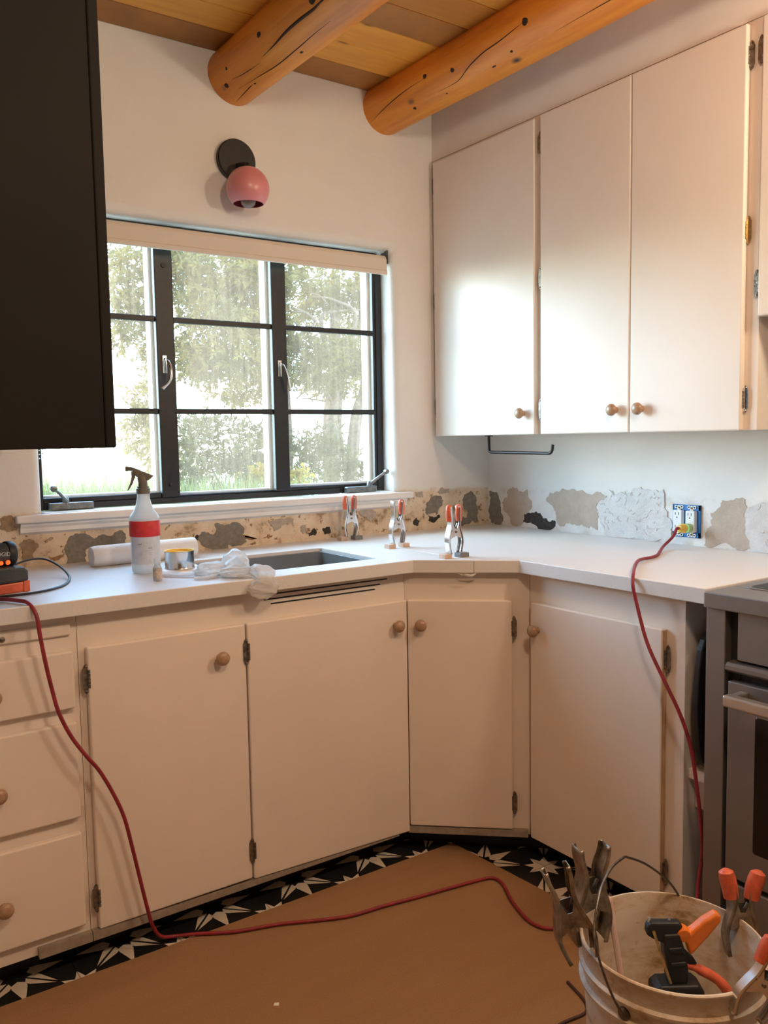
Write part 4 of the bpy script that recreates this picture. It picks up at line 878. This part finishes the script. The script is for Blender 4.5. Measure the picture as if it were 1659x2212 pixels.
# ================================================================ BUCKET AND ITS TOOLS
BC = Vector((-1.150, -1.768, 0))
bk = thing('bucket', 'dirty white plastic bucket full of clamps at lower right', 'bucket', (BC.x, BC.y, 0))
rt, rb_ = .160, .138; BH = .372; z0 = .0052
prof = [(.001, 0), (rb_-.006, 0), (rb_, .006), (rb_+.006, .10), (rb_+.0125, .235), (rb_+.0165, .290), (rb_+.0245, .292), (rb_+.0250, .297), (rb_+.0175, .301), (rb_+.0180, .322), (rb_+.0245, .324), (rb_+.0250, .329), (rb_+.0190, .333), (rt-.002, .362), (rt+.001, .366), (rt+.001, BH-.002), (rt-.001, BH), (rt-.004, BH), (rt-.0055, BH-.004), (rb_+.014, .29), (rb_, .08), (rb_-.004, .012), (.001, .010)]
MB().lathe(prof, (BC.x, BC.y, z0), 'z', 64).build('bucket_body', m_bucket, bk, smooth=True)
# wire bail, swung up over the back of the bucket
bailpts = [(-1.311, -1.792, .312), (-1.330, -1.786, .350), (-1.346, -1.780, .394), (-1.350, -1.768, .433), (-1.337, -1.752, .46), (-1.304, -1.735, .498), (-1.257, -1.717, .517), (-1.214, -1.709, .522), (-1.19, -1.702, .513), (-1.122, -1.693, .473), (-1.04, -1.683, .406), (-1.000, -1.690, .345), (-.992, -1.700, .318)]
MB().tube(spline(bailpts, 7), .0022, 8).build('bail', m_bail, bk, smooth=True)
for p in ((-1.311, -1.79, .312), (-.985, -1.70, .318)):
    d_ = (Vector((p[0], p[1], 0))-BC); d_.z = 0; d_.normalize(); q_ = Vector((BC.x, BC.y, p[2]))+d_*.153
    MB().lathe([(.001, 0), (.011, 0), (.011, .006), (.007, .010), (.001, .011)], q_, 'z', 14, d_.to_track_quat('Z', 'Y').to_matrix()).build('bail_ear', m_bail, bk, smooth=True)
def place(cl, jaw, tip, xdir, sc=1.0):
    j, t = Vector(jaw), Vector(tip); z = (t-j).normalized(); x = Vector(xdir); x = (x-z*x.dot(z)).normalized(); y = z.cross(x)
    M_ = Matrix((x*sc, y*sc, z*sc)).transposed().to_4x4(); M_.translation = j; cl.matrix_world = M_
old = (m_oldmetal, m_orange, m_hinge)
G = 'spring clamps gripping the bucket rim'
c1 = make_clamp('spring_clamp', 'bare worn metal clamp gripping left side of the bucket rim', old, (0, 0), G, .003, .004, hw=.0145)
place(c1, (-1.318, -1.708, .375), (-1.350, -1.672, .540), (.72, -.40, .45), 1.12)
c2 = make_clamp('spring_clamp', 'bare worn metal clamp gripping back left of bucket rim, upright', old, (0, 0), G, .003, .008, hw=.0145)
place(c2, (-1.232, -1.645, .345), (-1.232, -1.652, .520), (1, -.35, .0), 1.26)
c3_ = make_clamp('spring_clamp', 'orange gripped metal clamp gripping the right rear rim of the bucket', old, (1, 1), G, .002, .012, 1.4, .0105)
place(c3_, (-.996, -1.803, .306), (-.978, -1.794, .460), (.80, -.55, .10), 1.05)
c4_ = make_clamp('spring_clamp', 'orange gripped metal clamp on front right bucket rim at frame edge', (m_chrome, m_orange, m_hinge), (1, 1), G, .008, .0, 1.3)
jw = Vector((-1.189, -1.937, .340)); zc_ = Vector((.386, -.174, .906)); xc_ = Vector((.727, -.549, -.414))
place(c4_, jw, jw+zc_*.17, xc_, .92)
# black pads on the jaws of the frame-edge clamp
# bar clamp standing in the bucket
tc = thing('bar_clamp', 'black bar clamp with two orange handles standing inside the bucket', 'clamp', (-1.13, -1.76, .1))
side_ = Vector((.82, -.572, -.017)); up_ = Vector((.063, .06, .996)); back_ = Vector((.571, .821, 0))
O = Vector((-1.140, -1.752, .345))
def tp_(a, b, c=0): return O+side_*a+up_*b+back_*c
MB().prism([(-.012, .032), (.018, .034), (.030, -.005), (.034, -.035), (.032, -.056), (-.002, -.056), (-.006, -.02), (-.010, 0)], lambda p, t: tp_(p[0], p[1], t), -.014, .014).build('body', m_black, tc, bevel=.004)
g = MB(); g.prism([(-.004, .010), (.020, .012), (.024, .002), (-.002, 0)], lambda p, t: tp_(p[0], p[1], t), -.017, .017); g.prism([(.000, -.016), (.028, -.014), (.030, -.022), (.001, -.024)], lambda p, t: tp_(p[0], p[1], t), -.017, .017); g.build('body_rib', m_blackp, tc, bevel=.002)
MB().prism([(-.040, .044), (-.034, .052), (.018, .052), (.026, .046), (.012, .030), (-.008, .014), (-.028, .022), (-.041, .030)], lambda p, t: tp_(p[0], p[1], t), -.010, .010).build('jaw', m_blackp, tc, bevel=.004)
MB().tube([tp_(-.030, .040, -.013), tp_(.000, -.052, -.016)], .0028, 8).build('rod', m_brass, tc, smooth=True)
for a_ in (-.034, .002): MB().tube([tp_(a_, .050), tp_(a_, .058)], .003, 8).build('set_screw', m_chrome, tc, smooth=True)
g = MB(); g.prism([(-.018, -.056), (.048, -.054), (.060, -.064), (.060, -.078), (-.030, -.080), (-.030, -.066)], lambda p, t: tp_(p[0], p[1], t), -.022, .022); g.build('foot', m_blackp, tc, bevel=.004)
MB().prism([(.020, .030), (.028, .040), (.038, .036), (.062, .056), (.084, .069), (.094, .066), (.093, .054), (.070, .026), (.038, -.008), (.032, .012)], lambda p, t: tp_(p[0], p[1], t), -.011, .011).build('upper_handle', m_orange2, tc, bevel=.006, seg=3)
MB().lathe([(.001, -.013), (.011, -.012), (.013, -.006), (.013, .006), (.011, .012), (.001, .013)], tp_(.026, .030), 'z', 20, back_.to_track_quat('Z', 'Y').to_matrix()).build('handle_hub', m_orange2, tc, smooth=True)
MB().tube(spline([tp_(.030, -.026), tp_(.058, -.037), tp_(.087, -.053), tp_(.104, -.070), tp_(.114, -.088)], 4), [.008]*4+[.011]*6+[.012]*6+[.010], 12, .8).build('lower_handle', m_orange, tc, smooth=True)
MB().prism([(.030, .000), (.046, -.014), (.052, -.024), (.030, -.026)], lambda p, t: tp_(p[0], p[1], t), -.006, .006).build('trigger', m_blackp, tc, bevel=.002)
# pale stick
st = MB().tube([(-1.2005, -1.667, .428), (-1.200, -1.669, .420), (-1.198, -1.675, .373), (-1.194, -1.687, .300), (-1.186, -1.70, .20)], [.001, .0055, .0055, .0055, .0055], 8).build('marker_stick', m_stick, None, smooth=True)
tag(st, 'pale pink stick leaning inside the bucket beside the left clamps', 'stick')

# ================================================================ OUTSIDE
gd = struct(MB().box((-9, .301, .02), (14, 16, .30)).build('ground', m_gravel))
def foliage(clumps, per, blade, seed, name, mat, parent, droop=.3, width=.16, nb=11):
    rg = random.Random(seed); vs = []; fs = []
    for cx, cy, cz, rx, rz in clumps:
        ry = (rx+rz)*.75
        for i in range(int(per*(rx*rz)/.05)):
            while True:
                q = Vector((rg.uniform(-1, 1), rg.uniform(-1, 1), rg.uniform(-1, 1)))
                if q.length <= 1: break
            if q.length > .01: q = q*(.35+.65*q.length)
            c = Vector((cx+q.x*rx, cy+q.y*ry, cz+q.z*rz))
            ax = Vector((rg.gauss(q.x*.8, .6), rg.gauss(q.y*.6, .5), rg.gauss(q.z*.4-droop, .5))).normalized()
            for b in range(nb):
                t = b/nb; d = (ax+Vector((rg.gauss(0, .55), rg.gauss(0, .55), rg.gauss(0, .45)))).normalized()
                L_ = blade*rg.uniform(.6, 1.2); s0 = c+ax*(blade*1.4*t); w = d.cross(Vector((rg.uniform(-1, 1), rg.uniform(-1, 1), rg.uniform(-1, 1)))).normalized()*(L_*width)
                n0 = len(vs); vs += [s0-w*.4, s0+d*L_*.55-w, s0+d*L_, s0+d*L_*.55+w, ]; fs.append((n0, n0+1, n0+2, n0+3))
    me = bpy.data.meshes.new(name); me.from_pydata([tuple(v) for v in vs], [], fs); me.materials.append(mat); o = bpy.data.objects.new(name, me); COL.objects.link(o); stuff(o)
    attach(o, parent); return o
def limb(pts, r0, r1, parent, name='branch'):
    P_ = spline(pts, 5); n = len(P_); MB().tube(P_, [r0+(r1-r0)*i/(n-1) for i in range(n)], 8).build(name, m_trunk, parent, smooth=True)
BIG = [[0.496,4.2,2.646,0.251,0.19],[0.925,4.4,2.637,0.32,0.201],[0.998,4.0,2.698,0.223,0.155],[0.522,4.0,2.317,0.335,0.206],[1.092,4.3,2.353,0.279,0.223],[0.473,4.2,2.033,0.252,0.154],[0.763,4.1,1.997,0.352,0.214],[1.173,4.4,1.915,0.237,0.208],[0.55,4.2,1.881,0.213,0.117],[1.03,4.5,1.709,0.282,0.075],[0.338,4.0,2.746,0.241,0.11],[0.975,4.3,2.885,0.272,0.1],[.35,4.4,2.9,.3,.15],[1.3,4.4,2.8,.3,.2],[1.35,4.5,2.3,.2,.2]]
LEFT = [[0.181,5.0,2.867,0.212,0.162],[0.413,5.2,2.715,0.178,0.211],[0.127,5.0,2.579,0.189,0.183],[0.321,5.1,2.401,0.219,0.146],[0.513,5.3,2.135,0.114,0.195],[0.198,5.2,2.238,0.13,0.105],[0.5,5.3,1.83,0.091,0.109],[0.224,4.8,1.549,0.127,0.245],[0.247,4.6,1.301,0.084,0.281],[0.242,5.0,1.347,0.108,0.126]]
RIGHT = [[1.896,4.6,2.75,0.318,0.176],[2.337,4.8,2.679,0.4,0.162],[2.49,4.6,2.846,0.228,0.16],[1.923,4.5,2.122,0.319,0.221],[2.372,4.7,2.16,0.343,0.255],[1.656,4.4,1.93,0.254,0.151],[2.083,4.6,1.867,0.385,0.159],[1.676,4.6,2.209,0.128,0.263],[2.682,4.9,2.48,0.238,0.144],[1.849,4.8,2.552,0.212,0.135],[2.799,5.0,2.059,0.182,0.196]]
BUSH = [[0.03,3.2,1.259,0.18,0.15],[0.229,3.4,1.396,0.19,0.104],[0.316,3.2,1.117,0.229,0.137],[0.595,3.3,1.107,0.201,0.143],[0.711,3.6,1.323,0.188,0.112],[-0.06,3.0,1.066,0.174,0.113],[1.024,3.8,1.244,0.134,0.156]]
BUSHB = [[1.292,3.8,1.159,0.21,0.14],[1.6,4.0,1.234,0.198,0.167],[1.322,3.7,1.0,0.234,0.099],[1.894,4.0,1.015,0.26,0.15]]
YLW = [[0.442,3.0,1.013,0.172,0.075],[0.502,2.9,0.946,0.134,0.051],[0.806,3.1,0.978,0.123,0.071]]
tr1 = thing('juniper_tree', 'large olive green juniper seen through the middle window light', 'tree', (1.5, 4.6, .3))
foliage(BIG, 210, .060, 1, 'foliage', m_leaf, tr1)
limb([(1.55, 4.7, .3), (1.60, 4.7, 1.2), (1.55, 4.65, 2.0), (1.48, 4.6, 2.9), (1.5, 4.6, 3.6)], .07, .035, tr1, 'trunk')
for p in ([(1.56, 4.65, 2.2), (1.35, 4.5, 2.62), (1.12, 4.35, 2.66), (.85, 4.3, 2.55)], [(1.56, 4.6, 2.5), (1.40, 4.4, 2.76), (1.15, 4.3, 2.72), (.9, 4.2, 2.62), (.7, 4.1, 2.50)], [(1.58, 4.65, 1.7), (1.35, 4.5, 1.96), (1.1, 4.4, 1.92), (.7, 4.2, 1.78)], [(1.56, 4.65, 1.6), (1.3, 4.5, 1.82), (1.0, 4.4, 1.75)], [(1.3, 4.5, 2.6), (1.1, 4.4, 2.75), (.9, 4.35, 2.85)]): limb(p, .03, .006, tr1)
tr2 = thing('juniper_tree', 'juniper with thick twisted brown trunks seen in the right window light', 'tree', (2.2, 4.8, .3))
foliage(RIGHT, 170, .060, 2, 'foliage', m_leaf, tr2)
for p, r_ in (([(2.0, 4.7, .3), (2.03, 4.6, .8), (2.04, 4.6, 1.5), (2.10, 4.6, 1.9), (2.2, 4.7, 2.9)], .10), ([(2.30, 4.8, .3), (2.28, 4.65, .8), (2.35, 4.6, 1.5), (2.47, 4.6, 1.9), (2.5, 4.7, 2.9)], .085), ([(2.14, 4.8, .3), (2.16, 4.7, 1.0), (2.20, 4.7, 1.6), (2.30, 4.7, 2.3)], .06)): limb(p, r_, r_*.5, tr2, 'trunk')
for p in ([(2.1, 4.6, 1.5), (1.95, 4.5, 1.72), (1.7, 4.4, 1.75), (1.5, 4.3, 1.66)], [(2.12, 4.6, 1.8), (1.9, 4.5, 2.3), (1.7, 4.4, 2.45), (1.5, 4.3, 2.48)], [(2.1, 4.6, 1.95), (1.9, 4.5, 2.42), (2.1, 4.5, 2.52), (2.5, 4.5, 2.56)], [(2.3, 4.6, 1.9), (2.5, 4.5, 2.35), (2.7, 4.5, 2.5)], [(2.1, 4.6, 1.7), (2.3, 4.5, 2.45), (2.0, 4.4, 2.6), (1.75, 4.4, 2.62)], [(2.05, 4.55, 1.1), (1.9, 4.4, 1.25), (1.7, 4.3, 1.3), (1.5, 4.2, 1.22)], [(2.05, 4.55, .9), (1.85, 4.4, 1.15), (1.65, 4.3, 1.15)], [(2.2, 4.6, 1.0), (2.1, 4.5, 1.3), (1.98, 4.4, 1.45)]): limb(p, .026, .006, tr2)
rq = random.Random(31)
for i in range(26):
    a = Vector((rq.uniform(1.6, 2.6), rq.uniform(4.3, 4.6), rq.uniform(1.55, 2.6))); b = a+Vector((rq.uniform(-.4, .4), rq.uniform(-.1, .1), rq.uniform(-.1, .22)))
    limb([a, a.lerp(b, .5)+Vector((0, 0, rq.uniform(.0, .06))), b], .009, .003, tr2, 'twig')
tr3 = thing('juniper_tree', 'pale green juniper farther back seen in the left window light', 'tree', (.4, 5.4, .3))
foliage(LEFT, 150, .065, 3, 'foliage', m_leaf, tr3)
limb([(.62, 5.3, .3), (.58, 5.3, 1.2), (.55, 5.25, 2.2), (.45, 5.2, 3.2)], .045, .02, tr3, 'trunk')
b1 = thing('shrub', 'blue green shrub below the middle window light', 'shrub', (.4, 3.3, .3))
foliage(BUSH, 270, .045, 4, 'foliage', m_leafb, b1, droop=-.1)
for p in ([(.4, 3.3, .3), (.3, 3.25, .8), (.1, 3.2, 1.2)], [(.4, 3.3, .3), (.5, 3.3, .9), (.65, 3.5, 1.3)], [(.4, 3.3, .3), (.75, 3.5, .8), (1.02, 3.8, 1.2)]): limb(p, .018, .005, b1, 'stem')
b2 = thing('shrub', 'grey green shrub below the right window light by the trunks', 'shrub', (1.6, 3.9, .3))
foliage(BUSHB, 230, .045, 5, 'foliage', m_leafb, b2, droop=-.1)
for p in ([(1.6, 3.9, .3), (1.5, 3.85, .7), (1.3, 3.8, 1.15)], [(1.6, 3.9, .3), (1.62, 3.95, .8), (1.6, 4.0, 1.25)], [(1.6, 3.9, .3), (1.75, 3.95, .7), (1.9, 4.0, 1.0)]): limb(p, .016, .005, b2, 'stem')
b3 = thing('shrub', 'low yellow green shrub at the bottom of the middle window light', 'shrub', (.6, 3.0, .3))
foliage(YLW, 260, .035, 6, 'foliage', m_leafy, b3, droop=-.3, width=.35)
for p in ([(.6, 3.0, .3), (.55, 2.98, .6), (.48, 2.96, .95)], [(.6, 3.0, .3), (.7, 3.05, .7), (.8, 3.1, .97)]): limb(p, .012, .004, b3, 'stem')
# grass
rg = random.Random(9); vs = []; fs = []
for i in range(9000):
    x, y = rg.uniform(-1.9, .55), rg.uniform(2.2, 3.6); h = rg.uniform(.50, .80); q = rg.uniform(0, PI); dx_, dy_ = math.cos(q)*.008, math.sin(q)*.008; lx, ly = rg.gauss(0, .10), rg.gauss(0, .10)
    n0 = len(vs); vs += [(x-dx_, y-dy_, .30), (x+dx_, y+dy_, .30), (x+lx*.4+dx_*.7, y+ly*.4+dy_*.7, .30+h*.6), (x+lx*.4-dx_*.7, y+ly*.4-dy_*.7, .30+h*.6), (x+lx, y+ly, .30+h)]; fs += [(n0, n0+1, n0+2, n0+3), (n0+3, n0+2, n0+4)]
me = bpy.data.meshes.new('grass'); me.from_pydata(vs, [], fs); me.materials.append(m_grass); o = bpy.data.objects.new('grass', me); COL.objects.link(o); stuff(o); tag(o, 'tall green grass outside the left window light', 'grass')
# picket fence
fc = thing('picket_fence', 'pale orange wooden picket fence beyond the grass', 'fence', (.0, 6.0, .3)); pk = None
for i in range(24):
    x = -1.5+i*.115
    if pk is None: pk = MB().lathe([(.001, 0), (.040, 0), (.036, .5), (.033, .93), (.012, .985), (.001, .99)], (0, 0, 0), 'z', 9).build('picket', m_picket, fc, smooth=True); o = pk
    else: o = pk.copy(); COL.objects.link(o)
    o.location = (x+rg.uniform(-.012, .012), 6.0+rg.uniform(-.01, .01), .295); o.scale = (1, 1, rg.uniform(.92, 1.08))
MB().tube([(-1.55, 6.045, .55), (1.25, 6.045, .55)], .025, 8).build('rail', m_picket, fc, smooth=True)
